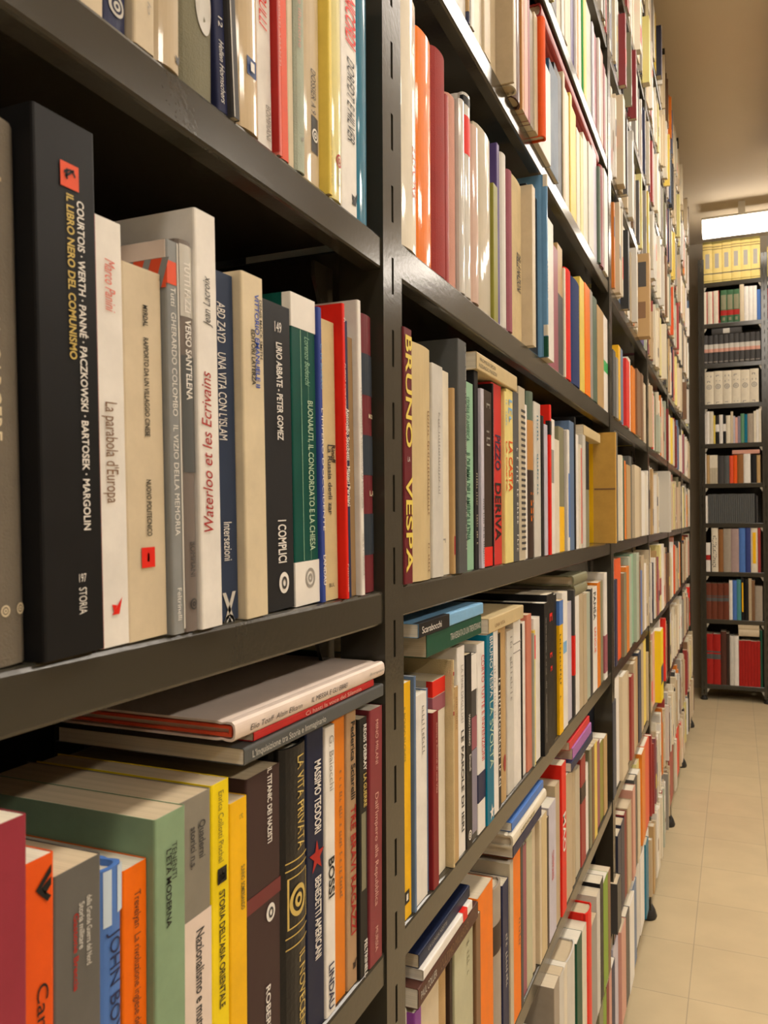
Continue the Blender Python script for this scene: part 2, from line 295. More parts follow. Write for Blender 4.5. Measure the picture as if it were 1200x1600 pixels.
END_Y = 6.0
end = empty('shelving_rack', (0, 6.15, 0))
tag(end, 'dark metal slotted shelving standing across the far end of the aisle', 'shelving')
def pend(o): return padd(o, end)
EPOST = [-.226, .164, .56]
for x in EPOST:
    p = pend(slotted_post('post', None, 'x', x, END_Y-.0015, 2.985, .03, 1.6))
    MB().lathe([(.022, 0), (.024, .006), (.017, .022), (.013, .034)], x+.019, END_Y+.018, 16).obj('foot', MAT['rubber'], p, smooth=True)
    pend(MB().box(x, x+.038, END_Y+.298, END_Y+.30, .03, 2.985).obj('rear_post', MAT['metal'], None))
BOOK_ROWS = {
 'A2': (1.4535, 0, [
  (0.2640,0.0179,0.1925,-2,'CR','p',{'L': 'cream book at the left end of the top row, mostly cut by the frame'}),
  (0.2825,0.0176,0.1959,-3,'NV','h',{'E': [('ring', 0.0108, 0.5, 0.55, 'GYL')], 'L': 'dark navy hardback with pale round emblem low on its spine, top row'}),
  (0.3007,0.0145,0.2022,-1,'CR','p',{'T': [('lo', 0.0234, 0.0174, 0.7, 0.16, 'GY', 'd', 'i')], 'L': 'plain cream paperback right of the navy emblem book, top row'}),
  (0.3158,0.0202,0.1911,0,'BE','g',{'E': [('tri', 0.0074, 0.8, 0.25, 'DG')], 'L': 'beige shiny wrapped book with small dark triangle mark, top row'}),
  (0.3367,0.0315,0.1808,-2,'OV','c',{'E': [('disc', 0.0478, 0.62, 0.5, 'GYL')], 'L': 'olive grey clothbound book with pale oval ornament, top row'}),
  (0.3687,0.0097,0.1992,-2,'NV','p',{'lean': 4, 'T': [('Hellen Hornschers', 0.0374, 0.0045, 0.5, 0.45, 'W', 'd', 'i'), ('12', 0.0496, 0.0444, 0.5, 0.4, 'W', 'd', '')], 'L': 'navy paperback with white italic title, leaning left in the top row'}),
  (0.3790,0.0068,0.2290,1,'DG','p',{'lean': 4, 'B': [(0.0, 0.2073, 0.05, 0.2, 'GYL')], 'L': 'dark grey unlettered book between navy and shiny beige books, top row'}),
  (0.3864,0.0245,0.2274,0,'BG','g',{'lean': 1.5, 'E': [('sq', 0.0364, 0.55, 0.42, 'BLD')], 'L': 'shiny tan book with blue square emblem on spine, top row'}),
  (0.4115,0.0169,0.1912,-4,'W','p',{'lean': 1.5, 'T': [('TE BULLI', 0.1005, 0.07, 0.45, 0.5, 'RD', 'd', 'i'), ('BOMPIANI', 0.0263, 0.0061, 0.7, 0.3, 'GY', 'd', '')], 'L': 'white paperback with red capitals next to the pink red book, top row'}),
  (0.4290,0.0044,0.2035,0,'PKR','p',{'lean': 1.5, 'T': [('SPIRITI AMANTI', 0.0926, 0.0539, 0.6, 0.4, 'PK', 'd', '')], 'B': [(0.0016, 0.2035, 0, 0.25, 'RDD')], 'L': 'salmon red book with faint pale lettering, top row'}),
  (0.4340,0.0092,0.1847,-1,'RDS','p',{'lean': 1.5, 'L': 'thin vermilion book between salmon and cream books, top row'}),
  (0.4438,0.0076,0.2069,-2,'CR','p',{'lean': 1, 'L': 'thin cream book left of the pale green marbled one, top row'}),
  (0.4520,0.0116,0.1986,0,'SGL','c',{'lean': 0.6, 'T': [('La grande illusione', 0.1344, 0.0775, 0.35, 0.3, 'PK', 'd', '')], 'E': [('tri', 0.0214, 0.55, 0.3, 'GY')], 'L': 'pale green marbled book with pink lettering, top row'}),
  (0.4643,0.0293,0.1915,-3,'BEL','g',{'lean': 0.5, 'T': [('DOSSIER A 9', 0.0756, 0.0469, 0.5, 0.22, 'DG', 'd', '')], 'B': [(0.0216, 0.0456, 0.4, 0.75, 'DG')], 'E': [('ring', 0.0334, 0.57, 0.3, 'W')], 'L': 'beige shiny book with black oblong emblem, top row'}),
  (0.4941,0.0049,0.2210,1,'YEP','p',{'lean': 0.3, 'T': [('Francesco De Vincente e altri', 0.0432, 0.0064, 0.6, 0.3, 'OLD', 'd', '')], 'L': 'bright pale yellow book near the post, top row'}),
  (0.4996,0.0183,0.2010,0,'PY','g',{'lean': 0.3, 'T': [('Einaudi', 0.0221, 0.0102, 0.6, 0.3, 'GY', 'd', '')], 'E': [('ring', 0.0279, 0.6, 0.5, 'RDD')], 'L': 'shiny pale yellow book with small red circle emblem, top row'}),
  (0.5185,0.0260,0.2180,-2,'W','p',{'lean': 0.2, 'T': [('NICORDI', 0.1555, 0.12, 0.6, 0.62, 'RD', 'd', 'bi'), ('DORFDT E HILVER', 0.1108, 0.0511, 0.6, 0.45, 'BK', 'd', 'i')], 'E': [('tri', 0.0125, 0.8, 0.45, 'BK')], 'L': 'white book with red and black title second from the post, top row'}),
  (0.5451,0.0211,0.1853,-2,'TE','g',{'L': 'shiny teal book tight against the slotted post, top row'}),
 ]),
 'A3': (1.1795, 0, [
  (0.2152,0.0275,0.2066,-3,'GB','c',{'lean': 1.6, 'T': [('LETTERE DAL CARCERE', 0.1734, 0.0848, 0.42, 0.3, 'CRL', 'd', '')], 'M': [(0.1794, 0.1836, 0.5, 0.3, 'BE')], 'E': [('ring', 0.0209, 0.55, 0.16, 'CRL'), ('ring', 0.0209, 0.85, 0.16, 'CRL')], 'L': 'grey brown clothbound book with pale capitals at the left edge, middle row'}),
  (0.2433,0.0333,0.2165,3,'BK','p',{'lean': 1.6, 'T': [('COURTOIS · WERTH · PANNÉ · PACZKOWSKI · BARTOSEK · MARGOLIN', 0.1855, 0.0506, 0.72, 0.115, 'W', 'd', 'b'), ('IL LIBRO NERO DEL COMUNISMO', 0.1866, 0.1201, 0.55, 0.115, 'GO', 'd', 'b'), ('197', 0.0329, 0.0295, 0.62, 0.12, 'W', 'h', ''), ('STORIA', 0.0272, 0.0163, 0.62, 0.13, 'W', 'd', '')], 'E': [('sqo', 0.1939, 0.55, 0.3, 'RDS')], 'L': 'very thick black paperback with small orange square near its top, middle row'}),
  (0.2772,0.0187,0.1858,0,'W','p',{'lean': 1.6, 'T': [('Marco Panini', 0.1683, 0.1457, 0.55, 0.34, 'PKR', 'd', 'i'), ("La parabola d'Europa", 0.1063, 0.0625, 0.5, 0.4, 'BR', 'd', '')], 'B': [(0.0, 0.1858, 0, 0.1, 'RDD')], 'E': [('tri', 0.0171, 0.55, 0.35, 'RD')], 'L': 'thin white paperback with red left edge beside the thick black one, middle row'}),
  (0.2965,0.0275,0.1712,-1,'CR','p',{'lean': 1.6, 'T': [('MYRDAL', 0.1542, 0.1443, 0.55, 0.12, 'BK', 'd', 'b'), ('RAPPORTO DA UN VILLAGGIO CINESE', 0.1392, 0.0936, 0.55, 0.12, 'BK', 'd', 'b'), ('NUOVO POLITECNICO', 0.0736, 0.0474, 0.55, 0.12, 'BK', 'd', 'b')], 'E': [('sqr', 0.0376, 0.5, 0.34, 'RD')], 'L': 'worn cream paperback with red numbered square near the base, middle row'}),
  (0.3246,0.0089,0.1891,2,'GY2','p',{'lean': 1.6, 'T': [('Tutti  GHERARDO COLOMBO   IL VIZIO DELLA MEMORIA', 0.1667, 0.0476, 0.45, 0.42, 'W', 'd', ''), ('Feltrinelli', 0.0222, 0.0067, 0.5, 0.36, 'W', 'd', '')], 'B': [(0.002, 0.1891, 0.85, 1, 'GYL')], 'S': 1, 'L': 'grey paperback with white lettering and red striped cover top, middle row'}),
  (0.3341,0.0115,0.1924,2,'GB2','g',{'lean': 1.6, 'T': [("TUTTI FAZZI   VERSO SANT'ELENA", 0.1822, 0.1142, 0.55, 0.42, 'W', 'd', 'b'), ('BOMPIANI', 0.0442, 0.027, 0.55, 0.36, 'DG', 'd', '')], 'B': [(0.155, 0.1902, 0.1, 1, 'GYL'), (0.0785, 0.1359, 0.1, 1, 'DGG')], 'E': [('ring', 0.0134, 0.55, 0.5, 'DG')], 'L': 'shiny brownish grey book with white title and dark landscape patch, middle row'}),
  (0.3462,0.0182,0.2112,3,'W','p',{'lean': 1.6, 'T': [('Waterloo et les Ecrivains', 0.1303, 0.049, 0.35, 0.46, 'RDD', 'u', 'i'), ('Jean Lacroix', 0.1788, 0.1534, 0.45, 0.34, 'DG', 'u', 'i')], 'L': 'tall white paperback with red script title, middle row'}),
  (0.3650,0.0253,0.1883,-4,'NVS','p',{'lean': 1.6, 'T': [("ABD ZAYD    UNA VITA CON L'ISLAM", 0.1716, 0.0979, 0.5, 0.3, 'W', 'd', ''), ('Intersezioni', 0.0535, 0.0327, 0.6, 0.3, 'W', 'd', '')], 'E': [('x', 0.006, 0.6, 0.5, 'GYL')], 'L': 'slate navy paperback with thin white capitals, middle row'}),
  (0.3910,0.0225,0.1925,1,'CRL','p',{'lean': 1.6, 'T': [('DENIS MACK SMITH', 0.1798, 0.1463, 0.84, 0.11, 'DG', 'd', 'b'), ('VITTORIO EMANUELE II', 0.1823, 0.1295, 0.66, 0.19, 'BLU', 'd', 'b'), ('EDITORI LATERZA', 0.1616, 0.1306, 0.47, 0.17, 'BK', 'd', 'b')], 'L': 'thick cream paperback with blue and black title block, middle row'}),
  (0.4141,0.0393,0.1848,-4,'BK2','p',{'lean': 1.6, 'T': [('LIRIO ABBATE - PETER GOMEZ', 0.1615, 0.1026, 0.62, 0.17, 'W', 'd', 'b'), ('I COMPLICI', 0.0542, 0.0283, 0.62, 0.24, 'W', 'd', 'b'), ('149', 0.174, 0.1677, 0.6, 0.2, 'W', 'h', '')], 'E': [('rd', 0.016, 0.65, 0.3, 'W')], 'L': 'black paperback with white capitals left of the dark green one, middle row'}),
  (0.4541,0.0322,0.1975,-4,'GRT','p',{'lean': 1.6, 'T': [('Lorenzo Bedeschi', 0.1719, 0.1408, 0.62, 0.2, 'MT', 'd', 'i'), ('BUONAIUTI, IL CONCORDATO E LA CHIESA', 0.1313, 0.0346, 0.72, 0.22, 'MTL', 'd', '')], 'B': [(0.176, 0.1975, 0, 1, 'W'), (0.0, 0.028, 0, 1, 'W'), (0.0285, 0.1756, 0.36, 0.38, 'MT'), (0.0285, 0.1756, 0.66, 0.67, 'MT')], 'E': [('ring', 0.0169, 0.6, 0.4, 'GY')], 'L': 'dark green paperback with white band above and below, middle row'}),
  (0.4869,0.0057,0.1952,-2,'BLU2','p',{'lean': 1.6, 'T': [('C. M. BUZZO', 0.1713, 0.1414, 0.6, 0.4, 'LB', 'd', ''), ("L'IMPERO D'OCCIDENTE", 0.1286, 0.0475, 0.6, 0.5, 'W', 'd', ''), ('LANDAU', 0.0314, 0.0114, 0.6, 0.6, 'W', 'd', 'b')], 'L': 'narrow blue paperback with white lettering, middle row'}),
  (0.4932,0.0219,0.1896,-4,'CRY','p',{'lean': 1.6, 'T': [('Rinoff', 0.1055, 0.0932, 0.75, 0.26, 'BK', 'd', 'b'), ('La Russia degli zar', 0.1055, 0.0582, 0.5, 0.26, 'DG', 'd', 'b'), ('BUL', 0.0115, 0.0089, 0.5, 0.35, 'DG', 'h', '')], 'L': 'cream paperback with short black title between blue and red books, middle row'}),
  (0.5157,0.0044,0.2040,2,'RD','p',{'lean': 1.6, 'T': [('FURIO COLOMBO    LA CITTA PROFONDA', 0.1629, 0.0774, 0.55, 0.42, 'PKL', 'd', 'i'), ('Feltrinelli', 0.024, 0.0049, 0.5, 0.38, 'PKL', 'd', '')], 'E': [('v', 0.1928, 0.6, 0.5, 'W')], 'L': 'bright red paperback with white arrow mark near the top, middle row'}),
  (0.5207,0.0078,0.1941,0,'NV','p',{'lean': 1.6, 'T': [('Antonello Sacchetti   Misteri Persiani', 0.1326, 0.0641, 0.55, 0.6, 'W', 'd', 'b')], 'L': 'thin navy paperback right of the bright red one, middle row'}),
  (0.5291,0.0134,0.1848,-3,'TNB','p',{'lean': 1.6, 'L': 'thin brown book between navy and white ones, middle row'}),
  (0.5430,0.0063,0.2131,1,'W','p',{'lean': 1.6, 'T': [('TESTIMONIANZE E PASSAGGI DI CONFINE', 0.151, 0.0629, 0.55, 0.3, 'GY', 'd', ''), ('Storia e memoria di Famiglia', 0.1352, 0.0629, 0.3, 0.2, 'GY', 'd', 'i')], 'B': [(0.0118, 0.0476, 0.2, 0.23, 'GY'), (0.0118, 0.0476, 0.7, 0.73, 'GY')], 'M': [(0.0141, 0.0443, 0.45, 0.3, 'GY')], 'L': 'tall white paperback with grey lettering second from the post, middle row'}),
  (0.5499,0.0309,0.2075,-3,'BU','h',{'lean': 1.2, 'T': [('MON', 0.1338, 0.1305, 0.75, 0.4, 'CR', 'h', 'b'), ('LA', 0.0761, 0.0723, 0.75, 0.4, 'CR', 'h', 'b')], 'B': [(0.1473, 0.1781, 0, 1, 'NVG'), (0.0877, 0.1175, 0, 1, 'NVG'), (0.0281, 0.0588, 0, 1, 'NVG')], 'L': 'burgundy and navy banded hardback against the post, middle row'}),
 ]),
 'A4': (0.9035, 0, [
  (0.2055,0.0261,0.2222,6,'BUM','p',{'L': 'large crimson book in the lower left corner, bottom row'}),
  (0.2323,0.0156,0.2017,3,'ORR','p',{'T': [('Carlo', 0.1533, 0.1289, 0.6, 0.36, 'BK', 'd', '')], 'E': [('F', 0.19, 0.62, 0.5, 'BK')], 'L': 'orange red paperback with black arrow emblem beside the crimson one, bottom row'}),
  (0.2485,0.0264,0.1907,2,'GYD','p',{'T': [('Gastone Breccia', 0.1718, 0.1406, 0.44, 0.1, 'RDD', 'd', 'b'), ('Storia militare', 0.1751, 0.1562, 0.56, 0.11, 'GYL', 'd', 'b'), ('della Grande Guerra del Nord', 0.1764, 0.1478, 0.72, 0.11, 'GYL', 'd', 'b')], 'L': 'thick dark grey paperback with red author line, bottom row'}),
  (0.2755,0.0164,0.1808,0,'BLM','h',{'T': [('JOHN BOYNE', 0.1535, 0.0969, 0.62, 0.42, 'NV', 'd', '')], 'B': [(0.1562, 0.1803, 0.2, 0.48, 'LBW'), (0.1598, 0.1803, 0.72, 0.98, 'LBW')], 'L': 'blue and white striped hardback with large dark author name, bottom row'}),
  (0.2925,0.0170,0.1749,-2,'ORB','p',{'T': [('Trevelyan  La rivoluzione inglese del 1688', 0.163, 0.0917, 0.58, 0.25, 'DB', 'd', '')], 'L': 'orange paperback with thin black title left of the green one, bottom row'}),
  (0.3101,0.0230,0.1924,2,'SG','p',{'T': [('TENENTI', 0.1779, 0.1606, 0.6, 0.16, 'BK', 'd', ''), ("L'ETÀ MODERNA", 0.1758, 0.1391, 0.42, 0.16, 'BK', 'd', 'b')], 'L': 'large sage green paperback with black title, bottom row'}),
  (0.3337,0.0260,0.1920,-2,'GYO','p',{'T': [('Quaderni', 0.1785, 0.1595, 0.7, 0.2, 'DG', 'd', 'b'), ('storici n.s.', 0.1772, 0.1563, 0.42, 0.18, 'DG', 'd', 'b'), ('Nazionalismo e mutamento', 0.1241, 0.0583, 0.62, 0.26, 'DG', 'd', 'b')], 'B': [(0.0455, 0.1315, 0, 1, 'PKW')], 'L': 'grey and pinkish white paperback with serif title, bottom row'}),
  (0.3603,0.0165,0.1927,-2,'YE','p',{'T': [('Enrica Collotti Pischel', 0.188, 0.1505, 0.5, 0.28, 'OLD', 'd', ''), ("STORIA DELL'ASIA ORIENTALE", 0.1353, 0.0737, 0.55, 0.3, 'BK', 'd', 'b')], 'E': [('sqk', 0.1434, 0.55, 0.5, 'BK')], 'L': 'lemon yellow paperback with black title and square emblem, bottom row'}),
  (0.3774,0.0171,0.1778,-2,'YEO','p',{'T': [('SUNNO  SOMERSANDO', 0.141, 0.1166, 0.7, 0.2, 'OLD', 'd', 'b'), ('1192', 0.1697, 0.1669, 0.6, 0.2, 'OLD', 'h', '')], 'L': 'narrow golden yellow paperback beside the lemon yellow one, bottom row'}),
  (0.3951,0.0370,0.1856,-3,'DBM','p',{'T': [('IL TITANIC DEI NAZISTI', 0.186, 0.1423, 0.66, 0.13, 'W', 'd', 'b'), ('ROBERT P.', 0.06, 0.025, 0.6, 0.13, 'W', 'd', 'b')], 'B': [(0.1091, 0.1179, 0, 1, 'BUD')], 'E': [('rd', 0.1013, 0.68, 0.26, 'W')], 'L': 'dark brown book with reddish swirl and white circle emblem, bottom row'}),
  (0.4327,0.0319,0.1918,0,'BK','l',{'T': [('LA VITA PRIVATA', 0.1851, 0.1276, 0.62, 0.3, 'GO', 'd', ''), ('IL NOVECENTO', 0.0639, 0.0051, 0.66, 0.28, 'GO', 'd', '')], 'B': [(0.1221, 0.1229, 0.1, 0.95, 'GO'), (0.1174, 0.1182, 0.1, 0.95, 'GO'), (0.0769, 0.0777, 0.1, 0.95, 'GO'), (0.0702, 0.071, 0.1, 0.95, 'GO'), (0.1123, 0.1131, 0.15, 0.9, 'GO'), (0.082, 0.0828, 0.15, 0.9, 'GO'), (0.082, 0.1131, 0.15, 0.2, 'GO'), (0.082, 0.1131, 0.88, 0.92, 'GO')], 'E': [('ring', 0.0973, 0.5, 0.6, 'GO')], 'L': 'black leather book with gilt frame ornament, bottom row'}),
  (0.4652,0.0238,0.1947,-3,'NVD','p',{'T': [('MASSIMO TEODORI', 0.1739, 0.127, 0.62, 0.36, 'W', 'd', 'b'), ('BENEDETTI AMERICANI', 0.0984, 0.0454, 0.62, 0.34, 'W', 'd', 'b')], 'E': [('star', 0.1117, 0.55, 0.7, 'RDD')], 'L': 'navy paperback with white capitals and starry emblem, bottom row'}),
  (0.4896,0.0145,0.1922,-2,'W','p',{'T': [('G. Baiocchi', 0.1858, 0.1489, 0.6, 0.42, 'GY', 'd', ''), ('BOSSI', 0.1043, 0.0778, 0.55, 0.55, 'BK', 'd', 'b'), ('LINDAU', 0.0338, 0.0039, 0.5, 0.5, 'NV', 'd', 'b')], 'L': 'white paperback with bold black surname, bottom row'}),
  (0.5048,0.0186,0.1938,-4,'OR2','p',{'M': [(0.0711, 0.1571, 0.6, 0.2, 'BR')], 'L': 'orange paperback between white and kraft brown books, bottom row'}),
  (0.5239,0.0164,0.1963,-3,'KR','p',{'T': [('Federica Sciarelli', 0.1871, 0.1317, 0.62, 0.4, 'BK', 'd', 'b'), ('TRE BRAVI RAGAZZI', 0.1271, 0.0365, 0.62, 0.5, 'RDD', 'd', 'b')], 'E': [('tri', 0.0148, 0.7, 0.4, 'DB')], 'L': 'kraft brown paperback with black and red title, bottom row'}),
  (0.5409,0.0141,0.1865,-1,'BK','p',{'T': [('REGIS DEBRAY', 0.1814, 0.1479, 0.66, 0.36, 'W', 'd', 'b'), ('LA GUERRE', 0.1456, 0.1214, 0.66, 0.36, 'GO', 'd', 'b'), ('FELTRINELLI', 0.0249, -0.0029, 0.66, 0.36, 'W', 'd', 'b')], 'B': [(0.062, 0.1177, 0.2, 0.75, 'OV')], 'L': 'black paperback with yellow and white lettering, bottom row'}),
  (0.5556,0.0234,0.1890,0,'BU2','p',{'lean': -0.8, 'T': [('MINO MILANI', 0.1803, 0.1473, 0.5, 0.22, 'PK', 'd', ''), ("Dall'Impero alla Repubblica", 0.1258, 0.0422, 0.5, 0.26, 'PK', 'd', ''), ('MURSIA', 0.0265, 0.0084, 0.5, 0.22, 'PK', 'd', '')], 'L': 'burgundy paperback against the slotted post, bottom row'}),
 ]),
 'B2': (1.4610, 1, [
  (0.6261,0.0434,0.2152,0,'CRW','g',{'T': [('LEPORE', 0.0903, 0.0442, 0.72, 0.26, 'PKR', 'd', 'i'), ('STORIA DELLA CITTA', 0.207, 0.169, 0.72, 0.2, 'PK', 'd', 'i')]}),
  (0.6700,0.0431,0.2061,-2,'OR','g',{}),
  (0.7138,0.0349,0.2104,-1,'RDB','c',{}),
  (0.7493,0.0112,0.1821,-3,'RDB','h',{}),
  (0.7611,0.0266,0.1902,-4,'PKC','c',{}),
  (0.7882,0.0144,0.1954,0,'GYW','g',{}),
  (0.8032,0.0216,0.2093,0,'GYW','g',{'B': [(0.1465, 0.1862, 0, 1, 'RD'), (0.1974, 0.206, 0, 1, 'BK')]}),
  (0.8254,0.0265,0.1868,1,'PKB','g',{}),
  (0.8525,0.0647,0.2019,-3,'BEG','g',{}),
  (0.9177,0.0188,0.1591,-3,'OL','p',{}),
  (0.9371,0.0117,0.2135,-4,'NVP','p',{}),
  (0.9494,0.0236,0.2082,-1,'GYW','h',{}),
  (0.9735,0.0195,0.1965,1,'MV','c',{}),
  (0.9937,0.0729,0.2038,-3,'CRY','c',{'T': [('DELLE NAZIONI', 0.1115, 0.0626, 0.6, 0.3, 'DG', 'd', 'b')]}),
  (1.0672,0.0183,0.2109,8,'CR','p',{}),
  (1.0861,0.0651,0.2214,-4,'BK','p',{}),
  (1.1517,0.0058,0.2566,10,'BLG','g',{'T': [('RUSSIA', 0.1376, 0.079, 0.35, 0.5, 'W', 'd', 'bi')], 'B': [(0.2395, 0.2566, 0, 1, 'CRW'), (0.0295, 0.0448, 0, 1, 'CRW'), (0.0, 0.0286, 0, 1, 'GRD')]}),
  (1.1581,0.0448,0.2005,8,'W','p',{}),
  (1.2035,0.0832,0.1895,-2,'MV','p',{}),
  (1.2874,0.0408,0.2037,-3,'TN','p',{'B': [(0.0, 0.1256, 0, 1, 'DG')]}),
  (1.3288,0.0106,0.1751,0,'CRW','p',{}),
  (1.3400,0.0507,0.1805,1,'RD','c',{}),
  (1.3912,0.0865,0.1807,1,'NVC','c',{}),
  (1.4783,0.0451,0.2019,-1,'YEP','p',{}),
  (1.5240,0.0579,0.2037,0,'OR','p',{}),
  (1.5825,0.0297,0.2054,0,'GY','p',{}),
  (1.6128,0.0651,0.2023,1,'SGD','h',{}),
  (1.6785,0.0827,0.1997,-1,'TN','p',{}),
  (1.7618,0.0748,0.2020,-3,'W','p',{'B': [(0.0833, 0.1064, 0, 1, 'GRB')]}),
 ]),
 'B3': (1.1815, 1, [
  (0.6221,0.0183,0.2097,3,'BU','p',{'T': [('BRUNO', 0.2038, 0.1117, 0.54, 0.74, 'YEP', 'd', 'b'), ('VESPA', 0.088, 0.0092, 0.54, 0.78, 'YEP', 'd', 'b'), ('LA', 0.1043, 0.1001, 0.5, 0.3, 'W', 'h', '')]}),
  (0.6410,0.0562,0.2027,2,'CRY','h',{'M': [(0.0538, 0.1478, 0.75, 0.09, 'BR'), (0.0079, 0.0317, 0.75, 0.09, 'BR')]}),
  (0.6978,0.0299,0.1936,0,'GYW','p',{'M': [(0.0742, 0.1503, 0.6, 0.15, 'GY')]}),
  (0.7283,0.0281,0.1935,-4,'CRW','p',{'M': [(0.0234, 0.0343, 0.4, 0.3, 'GY')]}),
  (0.7570,0.0069,0.1794,0,'TN','p',{'B': [(0.0184, 0.0363, 0.2, 0.75, 'RDB')]}),
  (0.7645,0.0272,0.2285,3,'DGG','p',{'M': [(0.0221, 0.2241, 0.85, 0.1, 'GYL')]}),
  (0.7923,0.0411,0.1937,-3,'MT','p',{'T': [('STORIA D AMERICA', 0.1785, 0.1325, 0.5, 0.3, 'GRD', 'd', ''), ('IL DILEMMA DELL AMERICA LATINA', 0.1206, 0.0306, 0.5, 0.34, 'GRD', 'd', 'b')]}),
  (0.8340,0.0148,0.2094,-2,'BK','p',{'M': [(0.0265, 0.101, 0.5, 0.3, 'BEG')]}),
  (0.8495,0.0110,0.1922,1,'LI','p',{'M': [(0.0056, 0.0741, 0.6, 0.35, 'DG')]}),
  (0.8610,0.0371,0.1937,-1,'DB','p',{'B': [(0.0007, 0.0218, 0, 1, 'RD')], 'M': [(0.131, 0.1874, 0.6, 0.3, 'GY')]}),
  (0.8987,0.0044,0.2046,0,'BK','p',{'M': [(0.0104, 0.1758, 0.5, 0.4, 'GY')]}),
  (0.9037,0.0432,0.2077,-3,'RDP','p',{'T': [('PIZZO', 0.1493, 0.1087, 0.6, 0.5, 'NV', 'd', 'b'), ('DERIVA', 0.094, 0.0277, 0.6, 0.55, 'BK', 'd', 'b')]}),
  (0.9475,0.0106,0.2031,1,'YEC','p',{'T': [('LA CASTA', 0.1441, 0.0851, 0.6, 0.5, 'ORR', 'd', 'b')], 'M': [(0.1653, 0.1933, 0.6, 0.5, 'LB')]}),
  (0.9588,0.0310,0.2077,0,'YEC','p',{'T': [('LA CASTA', 0.1459, 0.0857, 0.6, 0.55, 'ORR', 'd', 'b')], 'M': [(0.1676, 0.1961, 0.6, 0.5, 'LB')]}),
  (0.9903,0.0286,0.2097,0,'DGG','p',{'M': [(0.0137, 0.1406, 0.7, 0.3, 'GYW')]}),
  (1.0195,0.0337,0.2198,0,'BEG','p',{'B': [(0.1887, 0.192, 0.35, 1, 'DG'), (0.1814, 0.1847, 0.35, 1, 'DG'), (0.174, 0.1773, 0.35, 1, 'DG'), (0.1667, 0.17, 0.35, 1, 'DG'), (0.1593, 0.1626, 0.35, 1, 'DG'), (0.152, 0.1553, 0.35, 1, 'DG'), (0.1446, 0.1479, 0.35, 1, 'DG'), (0.1373, 0.1406, 0.35, 1, 'DG'), (0.1299, 0.1332, 0.35, 1, 'DG'), (0.1226, 0.1259, 0.35, 1, 'DG'), (0.1153, 0.1185, 0.35, 1, 'DG'), (0.1079, 0.1112, 0.35, 1, 'DG'), (0.1006, 0.1038, 0.35, 1, 'DG'), (0.0932, 0.0965, 0.35, 1, 'DG'), (0.0859, 0.0891, 0.35, 1, 'DG'), (0.0785, 0.0818, 0.35, 1, 'DG'), (0.0712, 0.0745, 0.35, 1, 'DG'), (0.0639, 0.0671, 0.35, 1, 'DG'), (0.0565, 0.0598, 0.35, 1, 'DG'), (0.0492, 0.0525, 0.35, 1, 'DG'), (0.0419, 0.0451, 0.35, 1, 'DG'), (0.0345, 0.0378, 0.35, 1, 'DG'), (0.0272, 0.0304, 0.35, 1, 'DG'), (0.0199, 0.0231, 0.35, 1, 'DG'), (0.0125, 0.0158, 0.35, 1, 'DG')]}),
  (1.0539,0.0272,0.2027,-4,'W','p',{}),
  (1.0816,0.0317,0.2226,-1,'SGD','g',{'B': [(0.1176, 0.1839, 0, 1, 'TNO'), (0.0, 0.1168, 0, 1, 'DB')], 'M': [(0.0489, 0.0876, 0.5, 0.5, 'OR')]}),
  (1.1139,0.0401,0.2127,-2,'GYW','p',{'M': [(0.1595, 0.1949, 0.5, 0.2, 'TE'), (0.0886, 0.1417, 0.5, 0.2, 'TE')]}),
  (1.1546,0.0158,0.1981,-1,'BK','p',{}),
  (1.1710,0.0208,0.1873,0,'LI','p',{}),
  (1.1924,0.0119,0.2178,3,'RD','p',{'B': [(0.174, 0.1945, 0, 1, 'BK')]}),
  (1.2049,0.0376,0.2002,0,'W','p',{'B': [(0.1052, 0.1546, 0.1, 0.8, 'GY')]}),
  (1.2431,0.0440,0.1734,-2,'CRW','p',{}),
  (1.2877,0.0411,0.1964,-3,'OLG','p',{'B': [(0.0, 0.0711, 0, 1, 'YEO')]}),
  (1.3293,0.0158,0.1941,-2,'GY','p',{}),
  (1.3458,0.0165,0.1967,0,'W','p',{'B': [(0.0216, 0.1258, 0.3, 1, 'BLM')]}),
  (1.3629,0.0402,0.2133,0,'BLS','p',{}),
  (1.4037,0.0119,0.2237,1,'BK','p',{}),
  (1.4162,0.0416,0.1971,-2,'W','p',{}),
  (1.4584,0.0261,0.1822,-1,'CRW','p',{'B': [(0.0076, 0.1766, 0.6, 1, 'PKR')]}),
  (1.4851,0.0280,0.2016,1,'GYW','p',{}),
  (1.5137,0.0410,0.1931,0,'OLG','p',{'B': [(0.1052, 0.1931, 0.2, 1, 'BK')]}),
 ]),
 'B4': (0.9040, 1, [
  (0.6223,0.0265,0.1948,-3,'YEO','p',{'T': [('IL BIONDO IN CINESE', 0.1752, 0.1303, 0.4, 0.2, 'OLD', 'd', '')], 'E': [('sq', 0.0181, 0.55, 0.4, 'BK')]}),
  (0.6494,0.0044,0.1979,0,'BLS','p',{}),
  (0.6544,0.0336,0.1787,-3,'W','p',{'M': [(0.1262, 0.1677, 0.7, 0.18, 'GY')]}),
  (0.6886,0.0055,0.1798,-4,'BLS','p',{}),
  (0.6947,0.0156,0.1573,0,'DR','p',{'T': [('Storia e Ricordi di una Vita', 0.147, 0.0838, 0.6, 0.2, 'PK', 'd', '')]}),
  (0.7109,0.0350,0.1821,-6,'CRW','p',{'B': [(0.1672, 0.1821, 0, 1, 'RD'), (0.1524, 0.1666, 0, 1, 'MV')]}),
  (0.7465,0.0044,0.1961,2,'CRY','c',{'B': [(0.1815, 0.1851, 0.1, 0.95, 'RDB'), (0.1438, 0.1475, 0.1, 0.95, 'RDB')], 'M': [(0.1487, 0.1791, 0.5, 0.5, 'BR')]}),
